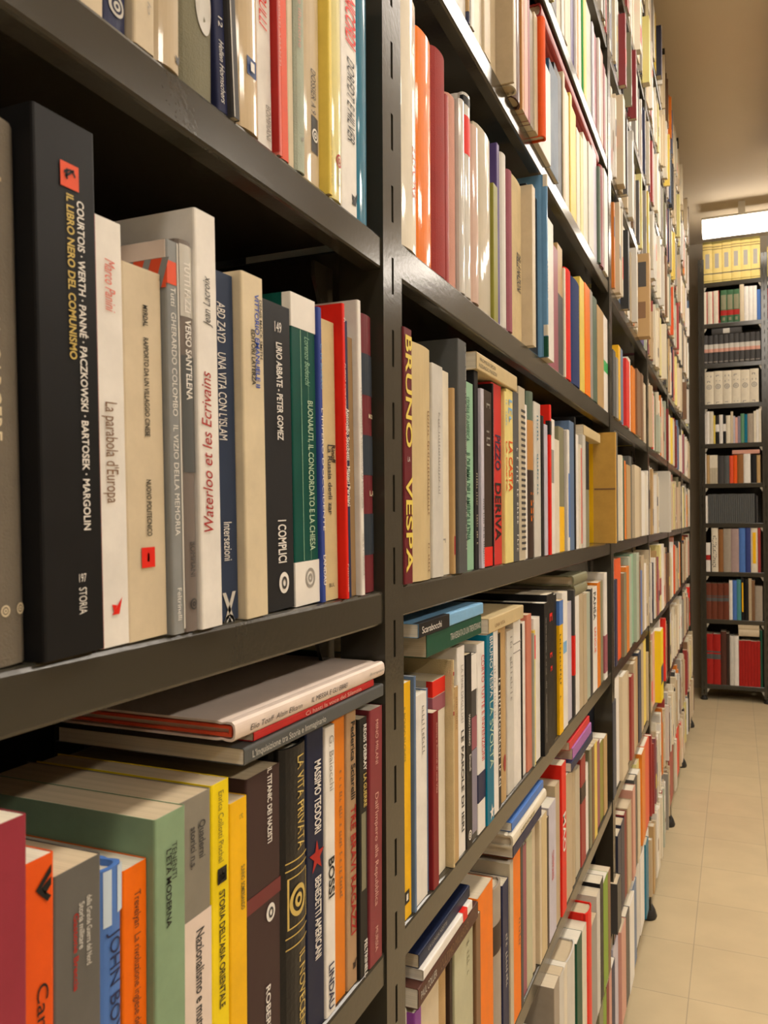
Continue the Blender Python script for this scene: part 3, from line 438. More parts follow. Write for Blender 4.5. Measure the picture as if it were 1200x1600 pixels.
  (0.7515,0.0172,0.1682,0,'TN','p',{'M': [(0.1276, 0.1584, 0.6, 0.2, 'BR')]}),
  (0.7693,0.0233,0.2046,-1,'W','p',{'T': [('LA FINE DEGLI DEI', 0.1857, 0.1289, 0.6, 0.3, 'GY', 'd', ''), ('LE PAROLE DI IERI', 0.1213, 0.0218, 0.6, 0.34, 'DG', 'd', 'b')]}),
  (0.7932,0.0201,0.1937,0,'BK','p',{'T': [('MARIO PANSINO', 0.1323, 0.1012, 0.5, 0.3, 'W', 'd', ''), ('Einaudi', 0.0916, 0.0754, 0.6, 0.3, 'W', 'd', '')], 'E': [('ring', 0.0109, 0.5, 0.5, 'W')]}),
  (0.8139,0.0186,0.1906,-1,'DG','p',{'B': [(0.1536, 0.1906, 0, 1, 'W'), (0.0928, 0.1258, 0, 1, 'MV'), (0.007, 0.0921, 0, 1, 'GYP')]}),
  (0.8331,0.0271,0.1986,0,'W','p',{'T': [('CORTO TUTTE E INVENZIONI', 0.1851, 0.0733, 0.72, 0.4, 'RDP', 'd', '')], 'B': [(0.0327, 0.0625, 0, 1, 'NV')]}),
  (0.8608,0.0280,0.2049,2,'TE','p',{'T': [('BRUNO VESPA', 0.2018, 0.1355, 0.62, 0.42, 'W', 'd', ''), ('LA SVOLTA', 0.1313, 0.0589, 0.62, 0.5, 'MTL', 'd', '')], 'E': [('star', 0.0102, 0.6, 0.5, 'W')]}),
  (0.8894,0.0256,0.2052,0,'W','p',{'M': [(0.1084, 0.1657, 0.4, 0.2, 'GY')]}),
  (0.9156,0.0143,0.1989,-1,'BK','p',{'M': [(0.0233, 0.1476, 0.5, 0.5, 'W')]}),
  (0.9304,0.0353,0.2046,-2,'TN','h',{'E': [('disc', 0.044, 0.5, 0.3, 'RDB')]}),
  (0.9664,0.0312,0.1950,-3,'GYW','p',{'M': [(0.1059, 0.1872, 0.6, 0.3, 'GY')]}),
  (0.9982,0.0356,0.2043,-3,'W','p',{'B': [(0.1747, 0.1763, 0, 1, 'GY'), (0.1635, 0.1651, 0, 1, 'GY')]}),
  (1.0344,0.0055,0.1962,-2,'BK','p',{}),
  (1.0405,0.0218,0.1969,-4,'W','p',{}),
  (1.0629,0.0274,0.2042,-2,'SAL','p',{}),
  (1.0909,0.0044,0.1769,1,'SGL','p',{}),
  (1.0959,0.0085,0.1802,0,'YEP','p',{'B': [(0.1416, 0.1734, 0, 1, 'RD')]}),
  (1.1050,0.0363,0.1947,-2,'W','p',{}),
  (1.1419,0.0261,0.2121,4,'BK','p',{'M': [(0.0168, 0.1914, 0.4, 0.12, 'GYW')]}),
  (1.1686,0.0497,0.2213,2,'BK','p',{'M': [(0.1778, 0.2102, 0.6, 0.5, 'RD'), (0.1131, 0.1362, 0.6, 0.3, 'RD')]}),
  (1.2189,0.0435,0.2152,-3,'BK','p',{}),
  (1.2631,0.0293,0.2042,1,'YEO','p',{'B': [(0.1668, 0.2042, 0, 1, 'BLM')], 'M': [(0.0546, 0.153, 0.2, 0.35, 'BK')]}),
  (1.2930,0.0421,0.2139,0,'W','p',{'B': [(0.1179, 0.1361, 0.1, 0.8, 'LB')]}),
  (1.3356,0.0497,0.1932,-3,'LI','p',{}),
  (1.3860,0.0125,0.2107,1,'DG','p',{'B': [(0.0689, 0.1349, 0, 1, 'RD')]}),
  (1.3991,0.0422,0.1980,0,'W','p',{}),
  (1.4418,0.0384,0.1983,0,'BE','p',{}),
  (1.4808,0.0342,0.1952,1,'BE','p',{}),
  (1.5156,0.0476,0.1939,-1,'SGL','p',{}),
  (1.5638,0.0229,0.1981,0,'DG','p',{}),
  (1.5873,0.0542,0.1987,0,'W','p',{'T': [('FANSA', 0.1889, 0.1362, 0.4, 0.5, 'DG', 'd', 'b'), ('SANGUE', 0.1215, 0.0725, 0.5, 0.4, 'ORR', 'd', '')]}),
  (1.6421,0.0340,0.2041,1,'OR2','p',{}),
  (1.6767,0.0477,0.2036,-1,'OLG','p',{}),
  (1.7250,0.0372,0.2177,2,'W','p',{'B': [(0.0137, 0.09, 0, 1, 'MV')]}),
 ]),
 'B5': (0.6260, 1, [
  (0.6183,0.0275,0.1999,-4,'CRW','h',{}),
  (0.6463,0.0162,0.1955,0,'PU','p',{}),
  (0.6631,0.0498,0.1999,-2,'CR','p',{}),
  (0.7135,0.0327,0.1956,-4,'TN','c',{}),
  (0.7469,0.0079,0.1884,-3,'DB','p',{}),
  (0.7554,0.0599,0.1999,-1,'SGC','p',{'M': [(0.153, 0.1845, 0.7, 0.12, 'OLG')]}),
  (0.8159,0.0169,0.1999,2,'BR','p',{}),
  (0.8334,0.0571,0.2110,-1,'OR','p',{}),
  (0.8911,0.0395,0.1954,0,'GYB','h',{'B': [(0.1212, 0.1536, 0, 1, 'DB')]}),
  (0.9312,0.0266,0.1845,-1,'NV','p',{'M': [(0.064, 0.1234, 0.6, 0.3, 'GYL')]}),
  (0.9584,0.0159,0.1995,1,'BEG','p',{}),
  (0.9750,0.0388,0.2051,0,'OR','p',{'M': [(0.085, 0.1161, 0.8, 0.2, 'BR')]}),
  (1.0144,0.0129,0.1984,0,'DG','p',{}),
  (1.0279,0.0295,0.1900,-3,'MV','p',{}),
  (1.0580,0.0323,0.1928,-3,'SGC','p',{}),
  (1.0909,0.0308,0.1942,-4,'CR','c',{}),
  (1.1223,0.0134,0.1957,0,'CR','p',{}),
  (1.1363,0.0331,0.1949,0,'CRY','p',{}),
  (1.1700,0.0125,0.1826,0,'DB','p',{}),
  (1.1831,0.0498,0.1925,0,'LI','p',{'T': [('CONTEMPORANEA', 0.1226, 0.0807, 0.5, 0.3, 'RDP', 'd', '')]}),
  (1.2335,0.0338,0.2087,-1,'BE','p',{}),
  (1.2679,0.0352,0.2303,2,'RD','p',{'T': [('MAO', 0.1533, 0.0942, 0.5, 0.6, 'W', 'd', 'b')]}),
  (1.3037,0.0656,0.1997,-1,'BE','p',{}),
  (1.3699,0.0467,0.1866,-2,'BE','c',{}),
  (1.4172,0.0424,0.1791,-4,'BEG','p',{}),
  (1.4601,0.0473,0.1870,-2,'RDB','p',{'B': [(0.1102, 0.1384, 0, 1, 'DB')]}),
  (1.5080,0.0398,0.1599,-4,'W','p',{}),
  (1.5485,0.0245,0.1808,-1,'OLG','p',{}),
  (1.5735,0.0234,0.1806,0,'BR','p',{}),
  (1.5975,0.0309,0.1797,0,'YEP','p',{}),
  (1.6289,0.0591,0.1679,-4,'MV','p',{}),
  (1.6886,0.0427,0.1576,-4,'OL','p',{}),
  (1.7319,0.0445,0.1573,-2,'TN','p',{}),
 ]),
 'B6': (0.3450, 1, [
  (1.1348,0.0352,0.2451,16,'GYB','p',{}),
  (1.1706,0.0325,0.2410,16,'GYW','p',{}),
  (1.2037,0.0241,0.2356,16,'CRW','p',{}),
  (1.2284,0.0796,0.2308,16,'GYW','h',{}),
  (1.3085,0.0463,0.2234,16,'GRD','p',{}),
  (1.3554,0.0431,0.2180,16,'CRW','p',{}),
  (1.3991,0.0472,0.2300,19,'RD','h',{}),
  (1.4469,0.0620,0.1853,16,'GY','p',{}),
  (1.5095,0.0373,0.2124,16,'GYW','p',{}),
  (1.5474,0.0392,0.2198,16,'BK','p',{}),
  (1.5872,0.0585,0.2035,16,'GN','p',{}),
  (1.6463,0.0350,0.1995,16,'BR','p',{}),
 ]),
 'B1': (1.7470, 1, [
  (0.7732,0.0425,0.1229,-3,'GYW','p',{}),
  (0.8163,0.0053,0.1392,0,'NV','g',{'B': [(0.0123, 0.1392, 0, 0.4, 'TN')]}),
  (0.8222,0.0121,0.1454,1,'W','p',{}),
  (0.8349,0.0393,0.1442,-3,'CRW','p',{}),
  (0.8748,0.0248,0.1727,0,'CR','p',{}),
  (0.9002,0.0468,0.1990,-4,'BE','c',{}),
  (0.9476,0.0044,0.1737,14,'BE','p',{}),
  (0.9526,0.0262,0.1846,12,'CRW','g',{}),
  (0.9794,0.0355,0.1983,8,'DBR','g',{}),
  (1.0155,0.0130,0.2061,8,'TNO','p',{}),
  (1.0291,0.0205,0.2007,8,'PKC','p',{}),
  (1.0501,0.0102,0.1939,8,'MV','p',{}),
  (1.0610,0.0179,0.1521,8,'GYB','p',{}),
  (1.0794,0.0173,0.1584,10,'CR','p',{}),
  (1.0973,0.0186,0.1617,18,'ORR','c',{}),
  (1.1166,0.0829,0.1342,6,'W','p',{}),
  (1.2001,0.0663,0.1605,4,'NVT','p',{}),
  (1.2669,0.0611,0.1900,-2,'BK','p',{}),
  (1.3286,0.0159,0.2059,0,'BEL','p',{}),
  (1.3451,0.0548,0.1980,-4,'CRW','p',{}),
  (1.4004,0.0180,0.2065,-2,'YEP','p',{}),
  (1.4190,0.0477,0.1959,-4,'YEP','p',{}),
  (1.4673,0.0326,0.1765,-3,'CRW','p',{}),
  (1.5004,0.0273,0.1779,-2,'PY','p',{}),
  (1.5283,0.0491,0.1943,-2,'CRW','p',{}),
  (1.5781,0.0550,0.1979,0,'GYW','p',{}),
  (1.6337,0.0528,0.2144,-2,'LI','p',{}),
  (1.6871,0.0184,0.1933,4,'SGD','h',{}),
  (1.7061,0.0437,0.2056,4,'DR','h',{}),
  (1.7504,0.0507,0.2135,4,'W','p',{}),
 ]),
 'B0': (2.0120, 1, [
  (1.2426,0.0382,0.1553,0,'DB','p',{}),
  (1.2814,0.0402,0.1626,-2,'BE','p',{}),
  (1.3222,0.0210,0.1724,0,'GYW','p',{}),
  (1.3439,0.0217,0.1761,1,'CR','p',{}),
  (1.3662,0.0555,0.1814,-4,'BEL','p',{}),
  (1.4223,0.0298,0.1866,-4,'NVP','p',{}),
  (1.4527,0.0081,0.1751,0,'W','p',{}),
  (1.4614,0.0187,0.1723,0,'OR2','p',{}),
  (1.4807,0.0495,0.1825,-4,'CRW','p',{}),
  (1.5308,0.0044,0.1981,-1,'GRB','p',{}),
  (1.5358,0.0265,0.1954,0,'YEP','p',{}),
  (1.5628,0.0703,0.2003,-3,'SGL','p',{}),
  (1.6337,0.0195,0.1903,0,'LI','p',{}),
  (1.6538,0.0584,0.1976,-4,'MV','p',{}),
  (1.7128,0.0174,0.2015,1,'W','p',{}),
  (1.7308,0.0420,0.1939,0,'PKC','p',{}),
  (1.7734,0.0295,0.1785,1,'DR','p',{}),
  (1.8035,0.0402,0.1757,0,'CRW','p',{}),
 ]),
 'B7': (0.1100, 1, [
  (1.5689,0.0478,0.2070,10,'OLG','p',{}),
  (1.6173,0.0419,0.2070,10,'GN','p',{}),
  (1.6598,0.0350,0.2070,10,'DR','p',{}),
  (1.6954,0.0364,0.2070,10,'PKC','p',{}),
  (1.7324,0.0479,0.2066,10,'NV','p',{}),
 ]),
}
FLAT_BOOKS = [
  ('A4', 0.3856, 0.5787, 1.1001, 0.0094, 0.135, 'DGG', 'p', 2, 'dark grey paperback lying flat, lowest of three stacked under the middle shelf', [["L'Inquisizione tra Storia e Immaginario", 0.04, 0.5, 0.5, 0.42, 'GYL', '']]),
  ('A4', 0.3987, 0.5652, 1.1099, 0.0054, 0.125, 'RDP', 'p', 0, 'thin red paperback lying flat between dark grey and cream books', [['Ci hasti la voce del Silenzio', 0.36, 0.86, 0.5, 0.5, 'PKL', '']]),
  ('A4', 0.3754, 0.579, 1.1157, 0.0106, 0.14, 'PKW', 'h', 3, 'cream hardback with orange boards lying flat on top of the near stack', [['Elio Toaff  Alain Elkann', 0.07, 0.36, 0.45, 0.3, 'DG', 'i'], ['IL MESSIA E GLI EBREI', 0.42, 0.68, 0.5, 0.3, 'DG', 'i'], ['Bompiani', 0.86, 0.99, 0.5, 0.2, 'GY', 'i']]),
  ('B3', 0.8309, 1.0036, 1.3912, 0.0187, 0.12, 'CRY', 'p', 2, 'small cream book lying flat across the row right of the mint green spine', [['ALESSANDRO MANZONI', 0.04, 0.45, 0.3, 0.22, 'DG', ''], ['PROMESSI SPOSI', 0.06, 0.42, 0.65, 0.2, 'DG', '']]),
  ('B3', 1.489, 1.6847, 1.3831, 0.0182, 0.12, 'CRY', 'p', 2, 'small cream book lying flat beside the tan folder cover', []),
  ('B1', 1.1835, 1.7293, 1.962, 0.019, 0.16, 'RDB', 'h', -3, 'dark red hardback lying flat under the third shelf, seen from below', []),
  ('B4', 0.6778, 0.845, 1.113, 0.0201, 0.13, 'GRD', 'p', 1, 'dark green paperback lying flat below the light blue one', [['TRAVERSATA DI UN TRENTENNIO', 0.38, 0.98, 0.5, 0.32, 'GYL', '']]),
  ('B4', 0.6549, 0.8492, 1.1335, 0.0119, 0.12, 'LB', 'p', 2, 'light blue paperback with black label lying flat on the green one', [['Scarabocchi', 0.04, 0.3, 0.5, 0.5, 'W', '']]),
  ('B4', 0.8673, 1.0252, 1.1092, 0.0166, 0.12, 'CRY', 'p', 3, 'cream paperback lying flat in front of the tall black books', [['UNA VITA', 0.15, 0.42, 0.4, 0.25, 'BR', '']]),
  ('B4', 1.401, 1.5243, 1.1023, 0.0183, 0.15, 'OLG', 'h', 1, 'olive bound volume lying flat, lower of two near the second post', []),
  ('B4', 1.3898, 1.5251, 1.121, 0.0171, 0.15, 'OLG', 'h', 1, 'olive bound volume lying flat, upper of two near the second post', []),
  ('B5', 0.6449, 0.817, 0.8262, 0.017, 0.15, 'DBR', 'p', 4, 'dark brown hardback lying flat, lowest of the stack beside the slotted post', [['PAUL COLLIER', 0.03, 0.26, 0.55, 0.4, 'GYL', ''], ["L'ULTIMO MILIARDO", 0.32, 0.8, 0.55, 0.45, 'BR', '']]),
  ('B5', 0.6574, 0.7973, 0.8437, 0.0092, 0.14, 'W', 'p', 4, 'white paperback with red band lying flat between brown and navy books', []),
  ('B5', 0.6574, 0.8018, 0.8533, 0.0119, 0.15, 'NVD', 'p', 0, 'dark navy book lying flat on top of the stack beside the slotted post', [['LA LUNGA NOTTE', 0.15, 0.5, 0.6, 0.3, 'GY', '']]),
  ('B5', 0.9623, 1.1162, 0.8314, 0.0144, 0.15, 'NV', 'p', 4, 'navy book lying flat, lowest of three in the middle of the lower row', []),
  ('B5', 0.9548, 1.1401, 0.8462, 0.015, 0.14, 'CRW', 'h', 6, 'cream hardback lying flat between navy and blue books', [['MEMORIE', 0.2, 0.6, 0.5, 0.3, 'OLD', '']]),
  ('B5', 0.9648, 1.1386, 0.8617, 0.0107, 0.14, 'BLM', 'p', 2, 'bright blue book lying flat on top of the cream hardback', []),
  ('B5', 1.3387, 1.5508, 0.8267, 0.0144, 0.13, 'NV', 'p', 4, 'navy book lying flat under the purple one near the second post', []),
  ('B5', 1.3561, 1.5431, 0.8415, 0.0187, 0.13, 'PUL', 'p', 3, 'purple book lying flat between red and navy near the second post', []),
  ('B5', 1.3396, 1.5349, 0.8606, 0.0134, 0.13, 'RDP', 'p', 1, 'red book lying flat on top of the purple one', []),
]
SECOND_BAY_BOOKS = {'22': [(1.88, 0.0421, 0.148, 'DGG'), (1.922, 0.0328, 0.138, 'GY'), (1.955, 0.0338, 0.172, 'YEO'), (1.989, 0.0589, 0.175, 'BLS'), (2.048, 0.0496, 0.168, 'LB'), (2.098, 0.0653, 0.167, 'RD'), (2.163, 0.0411, 0.178, 'CRW'), (2.204, 0.0571, 0.19, 'W'), (2.261, 0.0755, 0.176, 'OR2'), (2.336, 0.0972, 0.181, 'BR'), (2.434, 0.0692, 0.176, 'TN'), (2.503, 0.092, 0.174, 'CRW'), (2.595, 0.0583, 0.181, 'CR')], '23': [(1.865, 0.0524, 0.245, 'DGG'), (1.918, 0.0553, 0.236, 'W'), (1.973, 0.0347, 0.199, 'CRW'), (2.008, 0.0358, 0.195, 'GRD'), (2.043, 0.0754, 0.194, 'OR'), (2.119, 0.0809, 0.186, 'TN'), (2.2, 0.0573, 0.213, 'DGG'), (2.257, 0.1074, 0.193, 'CR'), (2.364, 0.1176, 0.196, 'BE'), (2.482, 0.0911, 0.188, 'W'), (2.573, 0.0578, 0.184, 'CRW')], '24': [(1.85, 0.0413, 0.237, 'W'), (1.892, 0.0322, 0.193, 'NV'), (1.924, 0.1031, 0.236, 'ORR'), (2.027, 0.0493, 0.199, 'OLG'), (2.076, 0.0649, 0.211, 'OR2'), (2.141, 0.0688, 0.232, 'SGL'), (2.21, 0.0732, 0.235, 'MT'), (2.283, 0.062, 0.236, 'SGL'), (2.345, 0.0486, 0.209, 'BR'), (2.394, 0.0679, 0.181, 'BLM'), (2.462, 0.0718, 0.221, 'BE'), (2.533, 0.0565, 0.195, 'W')], '25': [(1.835, 0.0515, 0.209, 'NVS'), (1.887, 0.0883, 0.247, 'W'), (1.975, 0.0966, 0.24, 'CR'), (2.071, 0.0785, 0.225, 'BE'), (2.15, 0.0556, 0.209, 'RDB'), (2.206, 0.0584, 0.232, 'BE'), (2.264, 0.0614, 0.234, 'TN'), (2.325, 0.0647, 0.242, 'NVS'), (2.39, 0.1038, 0.247, 'BE'), (2.494, 0.0933, 0.247, 'YEP')], '26': [(1.82, 0.0616, 0.107, 'DG'), (1.881, 0.0544, 0.187, 'NVD'), (1.936, 0.0575, 0.192, 'NVD'), (1.993, 0.0361, 0.196, 'DR'), (2.029, 0.076, 0.2, 'BE'), (2.105, 0.0538, 0.22, 'PKC'), (2.159, 0.0564, 0.229, 'DG'), (2.216, 0.0593, 0.227, 'CR'), (2.275, 0.0625, 0.236, 'PY'), (2.337, 0.0828, 0.247, 'OR2'), (2.42, 0.1259, 0.247, 'RDS')], '27': [(1.807, 0.0823, 0.207, 'LI'), (1.889, 0.0781, 0.207, 'PKC'), (1.968, 0.0596, 0.207, 'DG'), (2.027, 0.0895, 0.207, 'W'), (2.117, 0.083, 0.207, 'BLS'), (2.2, 0.1208, 0.207, 'GYW'), (2.321, 0.0993, 0.207, 'W'), (2.42, 0.0709, 0.207, 'TE'), (2.491, 0.075, 0.207, 'W')]}
FAR_ACCENTS = [(0.626, 2.853, 0.0912, 0.235, 'YE', 20, 'NVS'), (0.626, 2.773, 0.0913, 0.235, 'PK', 0, ''), (0.626, 2.987, 0.0785, 0.204, 'RDB', 0, ''), (0.11, 3.351, 0.2109, 0.207, 'RDB', 6, ''), (0.11, 3.685, 0.2123, 0.207, 'RD', 8, ''), (0.904, 3.016, 0.0806, 0.235, 'PY', 4, 'RDB'), (0.904, 3.084, 0.0995, 0.235, 'W', 6, ''), (1.1815, 3.125, 0.0956, 0.22, 'GYL', 30, ''), (1.461, 2.968, 0.0788, 0.126, 'SGL', 10, ''), (1.747, 2.489, 0.0903, 0.169, 'NVP', 0, ''), (1.747, 2.432, 0.0477, 0.235, 'TN', 30, 'K'), (1.461, 2.503, 0.0544, 0.195, 'BR', 0, '')]
END_ROWS = {
 'E1': (2.823, [(-0.194, 0.3558, 0.2803, 'GOC', 6, 'ornate', 'gilt')]),
 'E2': (2.544, [(-0.2035, 0.1107, 0.2212, 'CRW', 3, 'rededge', 'cream volume with red edge'), (-0.0928, 0.008, 0.0201, 'DR', 1, '', ''), (-0.0848, 0.1187, 0.2202, 'GRG', 3, 'green', 'green and gold volume with red band'), (0.034, 0.0274, 0.2461, 'CR', 1, '', ''), (0.0614, 0.0273, 0.2301, 'W', 1, '', ''), (0.0887, 0.0504, 0.2299, 'W', 2, '', ''), (0.1391, 0.0232, 0.2001, 'BLM', 1, '', '')]),
 'E3': (2.272, [(-0.1995, 0.3577, 0.1945, 'DG', 11, 'band', 'dark grey volume with pale band')]),
 'E4': (1.998, [(-0.1875, 0.3339, 0.2234, 'CRW', 6, 'disc', 'cream volume with grey round emblem')]),
 'E5': (1.731, [(-0.1997, 0.0162, 0.2081, 'W', 1, '', ''), (-0.1835, 0.0242, 0.22, 'W', 1, '', ''), (-0.1593, 0.0241, 0.2187, 'CRW', 1, '', ''), (-0.1352, 0.012, 0.1917, 'YEP', 1, '', ''), (-0.1232, 0.024, 0.1907, 'BK', 1, 'wband', ''), (-0.0991, 0.0239, 0.1938, 'W', 1, '', ''), (-0.0752, 0.0179, 0.1926, 'BK', 1, 'wband', ''), (-0.0573, 0.0297, 0.187, 'CRW', 1, '', ''), (-0.0276, 0.0158, 0.2116, 'CR', 1, '', ''), (-0.0118, 0.0118, 0.1808, 'LI', 1, '', ''), (0.0, 0.0157, 0.1715, 'PK', 1, '', ''), (0.0157, 0.0177, 0.1791, 'GYP', 1, '', ''), (0.0334, 0.0235, 0.1951, 'GRM', 1, '', ''), (0.0569, 0.0176, 0.1897, 'TE', 1, '', ''), (0.0744, 0.0389, 0.1924, 'GYB', 1, '', ''), (0.1133, 0.0155, 0.2079, 'CRW', 1, '', ''), (0.1288, 0.0155, 0.2156, 'W', 1, '', ''), (0.1442, 0.0154, 0.2232, 'CRW', 1, '', '')]),
 'E6': (1.462, [(-0.1998, 0.0182, 0.2037, 'W', 1, '', ''), (-0.1816, 0.0214, 0.1943, 'TN', 1, '', ''), (-0.1602, 0.049, 0.1931, 'BEG', 3, 'capped', 'grey volume with cream upper half'), (-0.1113, 0.0399, 0.1872, 'DG', 1, '', ''), (-0.0714, 0.0337, 0.186, 'DGG', 1, '', ''), (-0.0377, 0.0237, 0.185, 'RDS', 1, '', ''), (-0.0139, 0.0236, 0.1884, 'ORR', 1, '', ''), (0.0097, 0.0392, 0.1916, 'BRO', 1, '', ''), (0.0489, 0.0429, 0.1944, 'W', 1, '', ''), (0.0918, 0.0368, 0.1845, 'BK', 1, '', ''), (0.1286, 0.0232, 0.1834, 'TN', 1, '', '')]),
 'E7': (1.195, [(-0.2019, 0.0283, 0.1842, 'W', 1, '', ''), (-0.1736, 0.2885, 0.1967, 'DGG', 22, 'plain', 'thin dark grey volume'), (0.1149, 0.0097, 0.1921, 'BK', 1, '', ''), (0.1245, 0.0097, 0.1793, 'DG', 1, '', '')]),
 'E8': (0.867, [(-0.1923, 0.0323, 0.1954, 'W', 1, 'redband', ''), (-0.1601, 0.006, 0.1955, 'BK', 1, '', ''), (-0.154, 0.0421, 0.3036, 'CRW', 1, 'btext', ''), (-0.1119, 0.0319, 0.2863, 'BRO', 1, '', ''), (-0.08, 0.0476, 0.2906, 'GYB', 1, '', ''), (-0.0325, 0.0492, 0.2906, 'MVG', 1, '', ''), (0.0168, 0.0391, 0.3034, 'BLM', 1, '', ''), (0.0559, 0.0331, 0.2991, 'NVB', 1, '', ''), (0.089, 0.0426, 0.3034, 'CRW', 1, 'ytext', ''), (0.1316, 0.0173, 0.2949, 'RDB', 1, '', '')]),
 'E9': (0.547, [(-0.1948, 0.148, 0.2451, 'RBR', 4, 'dband', 'red brown volume with dark band'), (-0.0469, 0.0217, 0.2644, 'W', 1, '', ''), (-0.0251, 0.0256, 0.2649, 'BLM', 1, '', ''), (0.0005, 0.0275, 0.2699, 'TEL', 1, '', ''), (0.0279, 0.0176, 0.2789, 'BK', 1, 'ytext', ''), (0.0455, 0.0273, 0.2752, 'BK', 1, '', ''), (0.0728, 0.0194, 0.28, 'BE', 1, '', ''), (0.0923, 0.0194, 0.2677, 'BR', 1, '', ''), (0.1116, 0.0463, 0.2305, 'GYB', 1, '', '')]),
 'E10': (0.109, [(-0.1962, 0.0943, 0.3411, 'RDD', 2, 'dband', 'red bound volume with dark band'), (-0.1019, 0.0378, 0.3572, 'DBR', 1, '', ''), (-0.0642, 0.0178, 0.3457, 'DB', 1, '', ''), (-0.0463, 0.0257, 0.3297, 'GYW', 1, '', ''), (-0.0207, 0.0315, 0.3311, 'W', 1, '', ''), (0.0108, 0.1302, 0.3055, 'RDD', 7, 'plain', 'thin bright red volume'), (0.141, 0.0135, 0.3769, 'GRD', 1, '', '')]),
}
END_FLATS = [('E3', -0.141, 0.045, 2.461, 0.043, 'DG'), ('E6', -0.02, 0.148, 1.654, 0.026, 'PKC'), ('E10', 0.009, 0.136, 0.42, 0.043, 'CR'), ('E10', 0.008, 0.136, 0.464, 0.043, 'CR')]

ELEV = [END_ROWS['E%d' % k][0] for k in range(1, 11)]
for i in range(2):
    xa, xb = EPOST[i]+.0385, EPOST[i+1]-.0005
    for z in ELEV:
        s = MB().prism([(END_Y-a, z+b) for a, b in lip_profile(.030)], xa, xb, 'x')
        so = pend(s.obj('shelf', MAT['metal'], None))
        for xx, sg in ((xa, 1), (xb, -1)):
            g = MB().prism([(xx, z-.030), (xx+sg*.016, z-.030), (xx+sg*.014, z-.036), (xx+sg*.003, z-.056), (xx, z-.056)], END_Y+.004, END_Y+.006, 'y')
            g.obj('corner_bracket', MAT['gusset'], so)
    pend(MB().box(EPOST[i], EPOST[i+1], END_Y+.302, END_Y+.304, .05, 2.95).obj('added_dark_panel', MAT['added_dark'], None))  # added dark sheet behind the end rows, standing in for shade
pend(MB().box(-.228, -.2265, END_Y+.03, END_Y+.30, .03, 2.985).obj('side_panel', MAT['metal'], None))

# ------------------------------------------------------------------ books
def spine_x(kind, t, y):
    b = min(.11*t, .0032) if kind in 'hgcl' else 0
    u = 2*y/t-1
    return -b*u*u
def profile(kind, t, d):
    c = .0004 if kind == 'p' else (.0022 if t > .012 else .0012)
    out = [(-d, 0)]
    if kind == 'p':
        r = min(.0012, t*.2)
        out += [(-r, 0), (-r*.3, r*.3), (0, r), (0, t*.5), (0, t-r), (-r*.3, t-r*.3), (-r, t)]
    else:
        b = min(.11*t, .0032); g = min(.0009, t*.06)
        out += [(-.0115, 0), (-.0085, g), (-.0055, 0)]
        n = 9
        for i in range(n):
            y = t*i/(n-1); e = .0012*(1 if i in (0, n-1) else 0)
            out.append((spine_x(kind, t, y)-e, y))
        out += [(-.0055, t), (-.0085, t-g), (-.0115, t)]
    out.append((-d, t))
    inn = []
    for x, y in out:
        inn.append((x if x <= -d+1e-6 else x-c, c + y*(t-2*c)/t))
    return out, inn, c
def cover_mesh(kind, t, h, d):
    out, inn, c = profile(kind, t, d)
    n = len(out); v = []; f = []
    for ring, z in ((out, 0), (out, h), (inn, h), (inn, 0)):
        v += [(x, y, z) for x, y in ring]
    for i in range(n-1):
        f.append((i, i+1, n+i+1, n+i))               # outside
        f.append((n+i, n+i+1, 2*n+i+1, 2*n+i))       # top edge
        f.append((2*n+i, 2*n+i+1, 3*n+i+1, 3*n+i))   # inside
        f.append((3*n+i, 3*n+i+1, i+1, i))           # bottom edge
    for e in (0, n-1):
        q = (e, n+e, 2*n+e, 3*n+e); f.append(q if e == 0 else q[::-1])
    return v, f, c
def spine_strip(kind, t, z0, z1, u0, u1, lift=.00025):
    mb = MB(); n = 9
    ys = [t*(u0+(u1-u0)*i/(n-1)) for i in range(n)]
    pts = [(spine_x(kind, t, y)+lift, y) for y in ys]
    if u0 <= 0: pts = [(-.006, -lift)] + [(pts[0][0]-.0008, -lift)] + pts
    if u1 >= 1: pts = pts + [(pts[-1][0]-.0008, t+lift), (-.006, t+lift)]
    for x, y in pts: mb.v += [(x, y, z0), (x, y, z1)]
    for i in range(len(pts)-1): mb.f.append((2*i, 2*i+2, 2*i+3, 2*i+1))
    return mb
TEXT_CACHE = {}
def text_geometry(body, style):
    key = (body, style)
    if key in TEXT_CACHE: return TEXT_CACHE[key]
    cu = bpy.data.curves.new('lettering', 'FONT'); cu.body = body; cu.size = 1; cu.resolution_u = 3
    if 'i' in style: cu.shear = .25
    if 'b' in style: cu.offset = .018
    o = bpy.data.objects.new('lettering', cu); COL.objects.link(o)
    dg = bpy.context.evaluated_depsgraph_get()
    me = bpy.data.meshes.new_from_object(o.evaluated_get(dg))
    vs = [tuple(v.co) for v in me.vertices]; fs = [tuple(p.vertices) for p in me.polygons]
    bpy.data.objects.remove(o); bpy.data.curves.remove(cu); bpy.data.meshes.remove(me)
    TEXT_CACHE[key] = (vs, fs)
    return vs, fs
